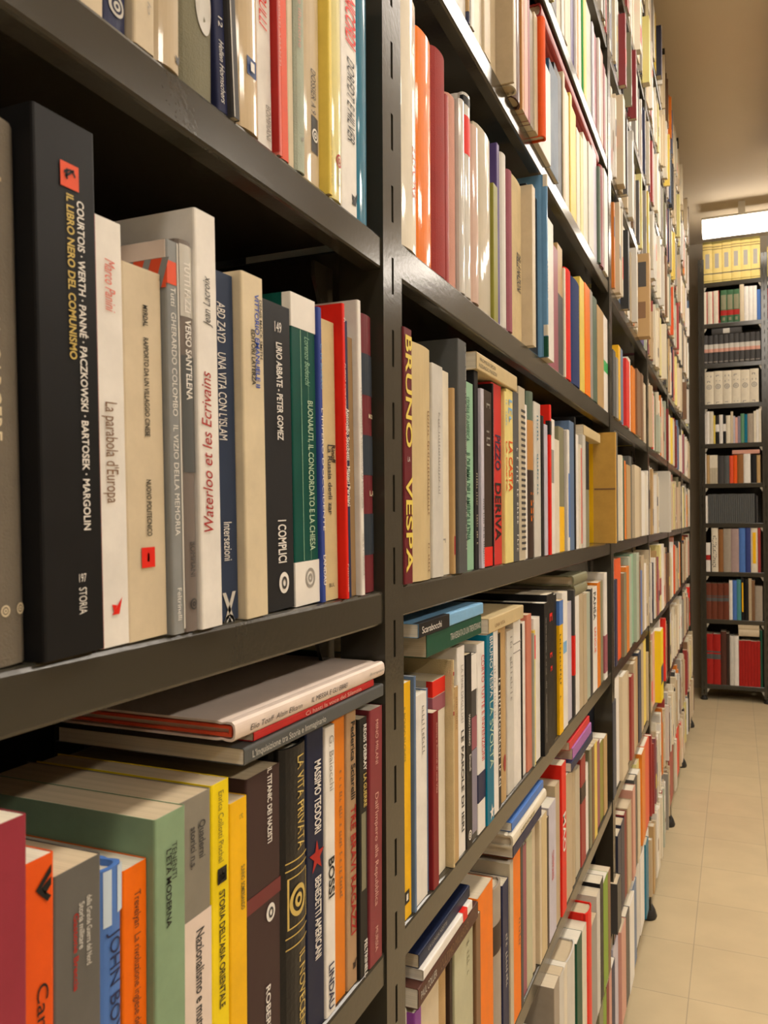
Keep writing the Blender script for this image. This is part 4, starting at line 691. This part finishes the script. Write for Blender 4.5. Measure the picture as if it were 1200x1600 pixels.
def lettering(root, kind, t, body, z0, z1, u, s, col, dr, style):
    vs, fs = text_geometry(body, style)
    if not vs: return
    xa = min(v[0] for v in vs); xb = max(v[0] for v in vs)
    mb = MB(); zlo, zhi = min(z0, z1), max(z0, z1)
    if dr == 'h':
        sz = (zhi-zlo)/.70; wd = s*t; k = wd/(xb-xa)
        for x, y, _ in vs:
            yy = u*t + (x-(xa+xb)/2)*k
            mb.v.append((spine_x(kind, t, min(max(yy, 0), t))+.0005, yy, zlo+y*sz))
    else:
        k = (zhi-zlo)/(xb-xa); cap = s*t/.70
        for x, y, _ in vs:
            a = (x-xa)*k; b = (y-.35)*cap
            if dr == 'd': z = zhi-a; yy = u*t+b
            else: z = zlo+a; yy = u*t-b
            yy = min(max(yy, .0004), t-.0004)
            mb.v.append((spine_x(kind, t, yy)+.0005, yy, z))
    mb.f = list(fs)
    return mb.obj('spine_title', MAT['print'], root, color=P[col])
def small_print(root, kind, t, z0, z1, u, s, col, rg):
    mb = MB(); z = z1; y0 = (u-s/2)*t; y1 = (u+s/2)*t; lh = max(.0012, s*t*.62)
    def q(ya, yb, za, zb):
        n = len(mb.v)
        for y, zz in ((ya, za), (yb, za), (yb, zb), (ya, zb)): mb.v.append((spine_x(kind, t, min(max(y, 0), t))+.0005, y, zz))
        mb.f.append((n, n+1, n+2, n+3))
    cnt = 0
    while z > z0 and cnt < 120:
        if rg.random() < .16: z -= lh*1.1; continue
        lo = y0 if rg.random() < .8 else y0-(y1-y0)*.2
        hi = y1 if rg.random() < .45 else y0+(y1-y0)*.72
        q(lo, hi, z-lh*.30, z)
        if rg.random() < .7: q(lo, lo+(y1-y0)*.2, z-lh*.75, z-lh*.3)
        if rg.random() < .5: q(hi-(y1-y0)*.2, hi, z-lh*.75, z-lh*.3)
        z -= lh*1.05; cnt += 1
    if mb.f: mb.obj('spine_print', MAT['print'], root, color=P[col])
def flat_poly(root, name, kind, t, polys, col, lift=.0005):
    mb = MB()
    for pl in polys:
        n = len(mb.v)
        for y, z in pl: mb.v.append((spine_x(kind, t, min(max(y, 0), t))+lift, y, z))
        mb.f.append(tuple(range(n, n+len(pl))))
    return mb.obj(name, MAT['print'], root, color=P[col])
def ringpolys(cy, cz, ro, ri, k=1.0, n=24):
    out = []
    for i in range(n):
        a, b = 2*math.pi*i/n, 2*math.pi*(i+1)/n
        out.append([(cy+ro*math.cos(a), cz+k*ro*math.sin(a)), (cy+ro*math.cos(b), cz+k*ro*math.sin(b)), (cy+ri*math.cos(b), cz+k*ri*math.sin(b)), (cy+ri*math.cos(a), cz+k*ri*math.sin(a))])
    return out
def disc(cy, cz, r, k=1.0, n=24): return [[(cy+r*math.cos(2*math.pi*i/n), cz+k*r*math.sin(2*math.pi*i/n)) for i in range(n)]]
def emblem(root, kind, t, e, z, u, s, col):
    cy = u*t; r = s*t/2
    if cy+r > t: r = t-cy-.0002
    N = 'spine_emblem'
    if e == 'ring': flat_poly(root, N, kind, t, ringpolys(cy, z, r, r*.7)+ringpolys(cy, z, r*.45, r*.2), col)
    elif e == 'disc': flat_poly(root, N, kind, t, disc(cy, z, r, 1.9), col)
    elif e == 'rd':
        o = flat_poly(root, N, kind, t, disc(cy, z, r, 1.1), col); flat_poly(o, 'emblem_mark', kind, t, ringpolys(cy, z, r*.55, r*.3, 1.2, 14), 'DG', .0008)
    elif e == 'tri': flat_poly(root, N, kind, t, [[(cy-r, z-r), (cy+r, z+r*1.2), (cy+r*.4, z-r)], [(cy-r, z+r*.4), (cy, z+r*.2), (cy-r*.6, z-r*.6)]], col)
    elif e == 'v': flat_poly(root, N, kind, t, [[(cy-r, z-r*1.2), (cy+r, z), (cy+r, z-r*.5), (cy-r*.2, z-r*1.2)], [(cy-r, z+r*1.2), (cy+r, z+.5*r), (cy+r, z), (cy-r, z+.6*r)]], col)
    elif e == 'F': flat_poly(root, N, kind, t, [[(cy+r, z+1.9*r), (cy+r, z+1.1*r), (cy-.3*r, z), (cy-r, z)], [(cy+r, z+.7*r), (cy+r, z-.1*r), (cy+.2*r, z-.8*r), (cy-.3*r, z)], [(cy-r, z), (cy-.3*r, z), (cy+1.0*r, z-1.2*r), (cy+.5*r, z-1.6*r)]], col)
    elif e == 'x': flat_poly(root, N, kind, t, [[(cy-r, z-1.5*r), (cy-.5*r, z-1.5*r), (cy+r, z+1.5*r), (cy+.5*r, z+1.5*r)], [(cy+.5*r, z-1.5*r), (cy+r, z-1.5*r), (cy-.5*r, z+1.5*r), (cy-r, z+1.5*r)]]+ringpolys(cy, z-1.2*r, r*.8, r*.5), col)
    elif e == 'star':
        pl = []
        for i in range(10):
            a = math.pi/2+math.pi*i/5; q = r*(1.3 if i % 2 == 0 else .5); pl.append((cy+q*math.cos(a), z+q*math.sin(a)))
        flat_poly(root, N, kind, t, [[pl[i], pl[(i+1) % 10], (cy, z)] for i in range(10)], col)
    else:
        o = flat_poly(root, N, kind, t, [[(cy-r, z-r), (cy+r, z-r), (cy+r, z+r), (cy-r, z+r)]], col)
        if e == 'sq': flat_poly(o, 'emblem_mark', kind, t, [[(cy-.4*r, z-.5*r), (cy+.4*r, z-.5*r), (cy+.4*r, z+.5*r), (cy-.4*r, z+.5*r)]], 'W', .0008)
        if e == 'sqo':
            arc = ringpolys(cy+.05*r, z, .55*r, .38*r); flat_poly(o, 'emblem_mark', kind, t, arc[:15]+[[(cy-.6*r, z-.1*r), (cy-.45*r, z-.25*r), (cy+.5*r, z+.5*r), (cy+.35*r, z+.62*r)], [(cy-.7*r, z+.2*r), (cy-.3*r, z+.55*r), (cy-.2*r, z+.4*r), (cy-.6*r, z+.05*r)]], 'BK', .0008)
        if e == 'sqr': lettering(o, kind, t, '1', z-.4*r, z+.4*r, u, s*.15, 'BK', 'h', 'b')
        if e == 'sqk': lettering(o, kind, t, 'pbi', z-.6*r, z+.6*r, u, s*.7, 'W', 'h', 'b')
PAGE_TONES = [(.66,.57,.42), (.72,.65,.51), (.60,.49,.33), (.76,.71,.60)]
def make_book(kind, t, h, d, col, det, rg, parts=True):
    v, f, c = cover_mesh(kind, t, h, d)
    mb = MB(); mb.v = v; mb.f = f
    root = mb.obj('book', MAT[kind], color=P[col])
    hb = .0004 if kind == 'p' else .003
    b = min(.11*t, .0032) if kind in 'hgcl' else 0
    pg = MB(); x1 = -c-.0006
    ys = [c+.0001+(t-2*c-.0002)*i/6 for i in range(7)]
    pr = [(-d+.0025, ys[0])]+[(min(x1+spine_x(kind, t, y), x1), y) for y in ys]+[(-d+.0025, ys[-1])]
    pg.prism(pr[::-1] if False else pr, hb, h-hb, 'z')
    pg.obj('page_block', MAT['pages'], root, color=rg.choice(PAGE_TONES))
    if not parts: return root
    for z0, z1, u0, u1, cl in det.get('B', ()):
        spine_strip(kind, t, max(z0, .0002), min(z1, h-.0002), u0, u1).obj('spine_band', MAT['print'], root, color=P[cl])
    for body, z0, z1, u, s, cl, dr, st in det.get('T', ()):
        lettering(root, kind, t, body, z0, z1, u, s, cl, dr, st)
    for z0, z1, u, s, cl in det.get('M', ()): small_print(root, kind, t, z0, z1, u, s, cl, rg)
    for e, z, u, s, cl in det.get('E', ()): emblem(root, kind, t, e, z, u, s, cl)
    if det.get('S'):
        fl = MB().box(-.07, -.0005, -.0004, -.0001, h-.023, h-.009).obj('cover_stripes', MAT['print'], root, color=P['RDS'])
        MB().box(-.12, -.0005, -.0004, -.0001, h-.0088, h-.0003).obj('cover_top', MAT['print'], root, color=P['PKW'])
        spine_strip(kind, t, h-.021, h-.010, 0, .8).obj('spine_band', MAT['print'], root, color=P['RDS'])
        st = MB()
        for k in range(7):
            x = -.07+k*.0105; n = len(st.v)
            st.v += [(x, -.0006, h-.023), (x+.004, -.0006, h-.023), (x+.009, -.0006, h-.009), (x+.005, -.0006, h-.009)]; st.f.append((n, n+1, n+2, n+3))
        st.obj('grey_stripe', MAT['print'], fl, color=P['GY2'])
    return root
KIND_NAME = dict(p='paperback', h='hardback', g='shiny wrapped book', c='clothbound book', l='leather book')
def ordinal(n):
    s = 'th' if 10 <= n % 100 <= 20 else {1: 'st', 2: 'nd', 3: 'rd'}.get(n % 10, 'th')
    return '%d%s' % (n, s)
ROW_NAME = dict(B0='third shelf above eye level', B1='second shelf above eye level', B2='first shelf above eye level', B3='eye level shelf', B4='first shelf below eye level', B5='second shelf below eye level', B6='third shelf below eye level', B7='lowest shelf')
GROUP = dict(A2='books on the upper near shelf', A3='books on the middle near shelf', A4='books on the lower near shelf')
for key, (Z, bay, books) in BOOK_ROWS.items():
    rg = random.Random(key); n = len(books)
    for i, (y0, t, h, off, col, kind, det) in enumerate(books):
        d = min(.165, h*rg.uniform(.62, .72))
        o = make_book(kind, t, h, d, col, det, rg)
        lean = det.get('lean', 0)
        o.rotation_euler.x = math.radians(lean)
        dz = abs(math.sin(math.radians(lean)))*t if lean < 0 else 0
        o.location = (FX+off/1000, y0, Z+.0003+dz)
        if key in GROUP: tag(o, det['L'], 'book', GROUP[key])
        elif key in ('B0', 'B1', 'B6', 'B7'):
            tag(o, '%s %s, %s back from the second post, %s' % (NAMES[col], KIND_NAME[kind], ordinal(n-i), ROW_NAME[key]), 'book', 'books on the %s' % ROW_NAME[key])
        else:
            tag(o, '%s %s, %s past the slotted post, %s' % (NAMES[col], KIND_NAME[kind], ordinal(i+1), ROW_NAME[key]), 'book', 'books on the %s' % ROW_NAME[key])
FLAT_BANDS = {'light blue': [(0, .42, 0, 1, 'BK')], 'white paperback with red': [(.78, .88, 0, 1, 'RD')]}
for (row, y0, y1, z, t, d, col, kind, off, label, T) in FLAT_BOOKS:
    rg = random.Random(label); h = y1-y0
    det = dict(T=[(b, h*(1-c0), h*(1-c1), u, s, cl, 'd', st) for b, c0, c1, u, s, cl, st in T], B=[])
    for kx, bb in FLAT_BANDS.items():
        if label.startswith(kx): det['B'] += [(h*(1-b), h*(1-a), u0, u1, cl) for a, b, u0, u1, cl in bb]
    o = make_book(kind, t, h, d, col, det, rg)
    if 'orange boards' in label:
        bd = MB()
        for ya, yb in ((.0023, .0040), (t-.0040, t-.0023)): bd.box(-d+.001, -.0048, ya, yb, .0012, h-.0008)
        bd.box(-.0048, -.0030, .0023, t-.0023, .0012, h-.0008)
        bd.obj('orange_board', MAT['print'], o, color=P['RDS'])
    o.rotation_euler.x = math.radians(90)
    o.location = (FX+off/1000, y1, z+.0002)
    tag(o, label, 'book', 'books lying flat on the rows')
BAY2_ROW = {'2': (1.461, 'first shelf above eye level'), '3': (1.1815, 'eye level shelf'), '4': (.904, 'first shelf below eye level'), '5': (.626, 'second shelf below eye level'), '6': (.345, 'third shelf below eye level'), '7': (.11, 'lowest shelf')}
# the tan folder book pushed out between the rows, cover facing the viewer
fo = MB(); v, f, c = cover_mesh('p', .012, .232, .19); fo.v = v; fo.f = f
folder = fo.obj('book', MAT['p'], color=(.62, .36, .08))
folder.location = (FX+.020, 1.772, 1.1818)
MB().box(-.187, -.0006, .0006, .0114, .0004, .2316).obj('page_block', MAT['pages'], folder, color=PAGE_TONES[0])
MB().box(-.072, -.046, -.0005, -.0002, .0004, .2316).obj('cover_band', MAT['print'], folder, color=P['YEO'])
MB().box(-.044, -.001, -.0005, -.0002, .112, .115).obj('cover_line', MAT['print'], folder, color=P['BR'])
tag(folder, 'tall tan paperback pushed out past the row beside the second post, eye level shelf', 'book', 'books on the eye level shelf')

# ------------------------------------------------------------------ end shelving books (spines face -Y)
def end_book(x, w_, h, z, col, det, rg, push=0):
    o = make_book('p' if w_ < .02 else 'h', w_-.0006, h, .15, col, det, rg)
    o.rotation_euler.z = math.radians(-90)        # local x -> -Y, local y -> +X
    o.location = (x, END_Y+.002+push, z+.0003)
    return o
def end_style(style, h):
    if style == 'ornate': return dict(B=[(h*.86, h*.875, 0, 1, 'DB'), (h*.80, h*.815, 0, 1, 'DB'), (h*.34, h*.70, .28, .72, 'GY'), (h*.20, h*.225, 0, 1, 'DG'), (h*.03, h*.045, 0, 1, 'OLD'), (h*.94, h, 0, 1, 'OLD')])
    if style == 'rededge': return dict(B=[(0, h, .86, 1, 'RDD')])
    if style == 'green': return dict(B=[(h*.40, h*.85, .1, .9, 'OLG'), (h*.22, h*.38, 0, 1, 'RDD'), (h*.06, h*.16, .3, .7, 'OLG')])
    if style == 'band': return dict(B=[(h*.52, h*.68, 0, 1, 'GYL'), (h*.40, h*.52, 0, 1, 'PKC'), (h*.05, h*.08, .1, .9, 'GY')])
    if style == 'disc': return dict(E=[('ring', h*.53, .5, .62, 'GY')], M=[(h*.7, h*.72, .5, .5, 'GY'), (h*.86, h*.88, .5, .5, 'GY'), (h*.05, h*.07, .5, .5, 'GY')])
    if style == 'wband': return dict(B=[(h*.42, h*.68, 0, 1, 'W')])
    if style == 'capped': return dict(B=[(h*.55, h, 0, 1, 'CRW')])
    if style == 'redband': return dict(B=[(h*.40, h*.58, 0, 1, 'RDD')])
    if style == 'btext': return dict(M=[(h*.12, h*.82, .5, .5, 'DG')])
    if style == 'ytext': return dict(B=[(h*.2, h*.9, .25, .75, 'YEO')])
    if style == 'dband': return dict(B=[(h*.50, h*.60, 0, 1, 'DGG'), (h*.63, h*.66, 0, 1, 'DGG')])
    return {}
EROW = ['top', 'second', 'third', 'fourth', 'fifth', 'sixth', 'seventh', 'eighth', 'ninth', 'lowest']
for k in range(10):
    z, L = END_ROWS['E%d' % (k+1)]; rg = random.Random(k); cnt = 0
    for (x, w_, h, col, n, style, nm) in L:
        for q in range(n):
            ww = w_/n; cnt += 1
            hh = min(h*(1 if n == 1 else rg.uniform(.985, 1.0)), ELEV[k-1]-z-.033 if k else 9)
            o = end_book(x+q*ww, ww, hh, z, col, end_style(style, hh), rg)
            name = nm if nm and n > 1 else '%s book' % NAMES.get(col, 'grey')
            if style in ('wband',): name = 'black book with white band'
            if style == 'redband': name = 'white book with red band'
            if style == 'btext': name = 'off white book with dark lettering'
            if style == 'ytext': name = 'book with yellow lettering panel'
            if style == 'ornate': name = 'tall gilt ornate volume with grey panel'
            if nm and n > 1: o.name = 'bound_volume'
            tag(o, '%s, %s from left, %s shelf at the aisle end' % (name, ordinal(cnt), EROW[k]), 'volume' if nm and n > 1 else 'book', 'books on the %s end shelf' % EROW[k])
    # the sliver of the next bay that shows past the right post
    cl = ['GOC', 'RDP', 'CRW', 'NV', 'CR', 'OR2', 'W', 'BE', 'DBR', 'BK'][k]
    o = end_book(.204, .03, .2 if k < 9 else .26, z, cl, {}, rg)
    tag(o, '%s book right of the end post, %s shelf at the aisle end' % (NAMES[cl], EROW[k]), 'book', 'books in the bay right of the end post')
EL = {'E3': 'black box file lying flat on the dark grey volumes', 'E6': 'dusty pink book lying flat on the sixth end shelf', 'E10': 'cream book lying flat on the thin red volumes'}
for q, (k, xa, xb, z, t, col) in enumerate(END_FLATS):
    rg = random.Random(q)
    h = xb-xa
    det = dict(B=[(h*.4, h*.62, .15, .9, 'GYL')]) if k == 'E3' else {}
    row = int(k[1:]); zz, L = END_ROWS[k]
    tops = [zz+l[2] for l in L if l[0] < xb and l[0]+l[1] > xa]
    if k == 'E10' and q == 3: base = zlast
    else: base = max(tops)+.001
    o = make_book('h' if k != 'E6' else 'p', t, h, .14, col, det, rg)
    o.rotation_euler = (math.radians(90), 0, math.radians(-90))
    o.location = (xb, END_Y+.003, base)
    zlast = base+t+.0005
    lab = EL[k]
    if k == 'E10': lab = ('lower' if q == 2 else 'upper') + ' ' + lab
    tag(o, lab, 'book', 'books lying flat on the end shelving')

# ------------------------------------------------------------------ far rows beyond the second post: countless small spines, one object
FAR = [('W', 15), ('CRW', 17), ('CR', 14), ('BE', 7), ('BEL', 6), ('GYW', 7), ('YEP', 3), ('TN', 3), ('GY', 3), ('OR2', 2), ('RDB', 2), ('RD', 1), ('NV', 3), ('BK', 3), ('BR', 3), ('PKC', 3), ('SGL', 2), ('OLG', 2), ('BLS', 2), ('DG', 2), ('DR', 2), ('MV', 1), ('ORR', 1), ('PY', 3)]
fk = [a for a, b in FAR for _ in range(b)]
vv, ff, cc, mi = [], [], [], []
def fbox(x0, x1, y0, y1, z0, z1, sh, col, mat):
    n = len(vv); dy = sh
    vv.extend([(x0,y0,z0),(x1,y0,z0),(x1,y1,z0),(x0,y1,z0),(x0,y0-dy,z1),(x1,y0-dy,z1),(x1,y1-dy,z1),(x0,y1-dy,z1)])
    for q in ((0,3,2,1),(4,5,6,7),(0,1,5,4),(1,2,6,5),(2,3,7,6),(3,0,4,7)): ff.append(tuple(n+i for i in q)); cc.append(col); mi.append(mat)
rg = random.Random(5)
def far_row(y0, y1, z, gap):
    y = y0; run = 0
    taken = sorted((a[1], a[1]+a[2]) for a in FAR_ACCENTS if abs(a[0]-z) < .01)
    while y < y1-.008:
        lim = y1
        for ta, tb in taken:
            if ta-.01 <= y < tb: y = tb+.001
            if y < ta < lim: lim = ta
        if y >= lim-.006: continue
        if run <= 0: base = rg.choice(fk); run = rg.choice([1, 1, 1, 2, 3])
        run -= 1
        t = min(rg.choice([.010, .012, .014, .016, .02, .024, .03, .036]), lim-y)
        h = min(gap-.035, max(.15, rg.gauss(.2, .018)))
        off = rg.uniform(-.012, .006)
        if z > 1.6 and rg.random() < .25: off += rg.uniform(.004, .016)
        if z < .5: off += .012
        d = h*.66; c = P[base]; j = rg.uniform(.85, 1.1); c = tuple(min(.85, a*j) for a in c)
        pt = rg.choice(PAGE_TONES)
        x1 = FX+off; x0 = x1-d; cv = .0012
        # boards, spine and a page block a little shorter
        fbox(x1-.0016, x1, y, y+t-.0006, z+.0003, z+h, 0, c, 0)
        fbox(x0, x1-.0016, y, y+cv, z+.0003, z+h, 0, c, 0); fbox(x0, x1-.0016, y+t-.0006-cv, y+t-.0006, z+.0003, z+h, 0, c, 0)
        fbox(x0+.003, x1-.0016, y+cv, y+t-.0006-cv, z+.0012, z+h-.0015, 0, pt, 1)
        if rg.random() < .3:
            lc = P[rg.choice(['DG', 'RD', 'W', 'NV', 'BR', 'YEP'])]; za = z+h*rg.uniform(.1, .6); zb = za+h*rg.uniform(.05, .3)
            fbox(x1, x1+.0004, y+.0004, y+t-.001, za, zb, 0, lc, 0)
        y += t
for Z, y0, t, h, col, off, band in FAR_ACCENTS:
    x1 = FX+off/1000; c = P[col]
    fbox(x1-h*.68, x1, y0, y0+t-.001, Z+.0003, Z+h, 0, c, 0)
    fbox(x1-h*.68+.003, x1-.002, y0+.002, y0+t-.003, Z+h, Z+h+.0004, 0, PAGE_TONES[1], 1)
    if band and band != 'K': fbox(x1, x1+.0004, y0+.0004, y0+t-.002, Z+h*.25, Z+h*.5, 0, P[band], 0)
    if band == 'K':
        fbox(x1-.03, x1-.008, y0-.0004, y0, Z+h*.6, Z+h*.9, 0, P['DG'], 0); fbox(x1-.032, x1-.01, y0-.0004, y0, Z+h*.22, Z+h*.42, 0, P['BR'], 0)
for key, L in SECOND_BAY_BOOKS.items():
    Z, nm = BAY2_ROW[key[1]]
    for y0, t, h, col in L:
        x1 = FX+rg.uniform(-.004, .006)+(.006 if key[1] in '67' else 0); c = P[col]
        fbox(x1-.0016, x1, y0, y0+t-.0006, Z+.0003, Z+h, 0, c, 0)
        fbox(x1-h*.66, x1-.0016, y0, y0+.0014, Z+.0003, Z+h, 0, c, 0); fbox(x1-h*.66, x1-.0016, y0+t-.002, y0+t-.0006, Z+.0003, Z+h, 0, c, 0)
        fbox(x1-h*.66+.003, x1-.0016, y0+.0014, y0+t-.002, Z+.0012, Z+h-.0015, 0, rg.choice(PAGE_TONES), 1)
for i in range(1, len(POSTS)-1):
    ya, yb = POSTS[i]+.021, POSTS[i+1]-.021
    for k, z in enumerate(LEVELS):
        gap = (LEVELS[k+1]-z) if k < 10 else .36
        a = ya
        if i == 1:
            if k < 8: continue
            a = 1.45
        if i == 2 and ('2%d' % (7-k)) in SECOND_BAY_BOOKS:
            L = SECOND_BAY_BOOKS['2%d' % (7-k)]; a = L[-1][0]+L[-1][1]+.002
            if a > yb-.01: continue
        far_row(a, yb, z, gap)
# the same rows carry on where the near shelves leave the frame
for k, z in enumerate(LEVELS):
    gap = (LEVELS[k+1]-z) if k < 10 else .36
    if k in (0, 1, 2, 6, 7, 8, 9, 10): far_row(-.635, .58, z, gap)
    if k in (0, 1, 6, 7):
        first = min(q[0] for q in BOOK_ROWS['B%d' % (7-k)][2] if True) if k in (0, 1) else BOOK_ROWS['B%d' % (7-k)][2][0][0]
        far_row(.625, first-.002, z, gap)
    if k >= 8: far_row(.625, 1.449, z, gap)
me = bpy.data.meshes.new('far_book_rows'); me.from_pydata(vv, [], ff)
at = me.color_attributes.new('Col', 'FLOAT_COLOR', 'CORNER')
buf = []
for c, f_ in zip(cc, ff): buf.extend(list(c+(1.0,))*len(f_))
at.data.foreach_set('color', buf)
def far_mat(name, rough):
    m, nt, bs = new_mat(name); a = nd(nt, 'ShaderNodeVertexColor'); a.layer_name = 'Col'
    nt.links.new(a.outputs[0], bs.inputs['Base Color']); bs.inputs['Roughness'].default_value = rough
    return m
me.materials.append(far_mat('far_covers', .45)); me.materials.append(far_mat('far_pages', .85))
me.polygons.foreach_set('material_index', mi); me.update()
fo = bpy.data.objects.new('far_book_rows', me); COL.objects.link(fo)
tag(fo, 'dense rows of mixed pale books filling the far bays down the left shelving', 'books', kind='stuff')
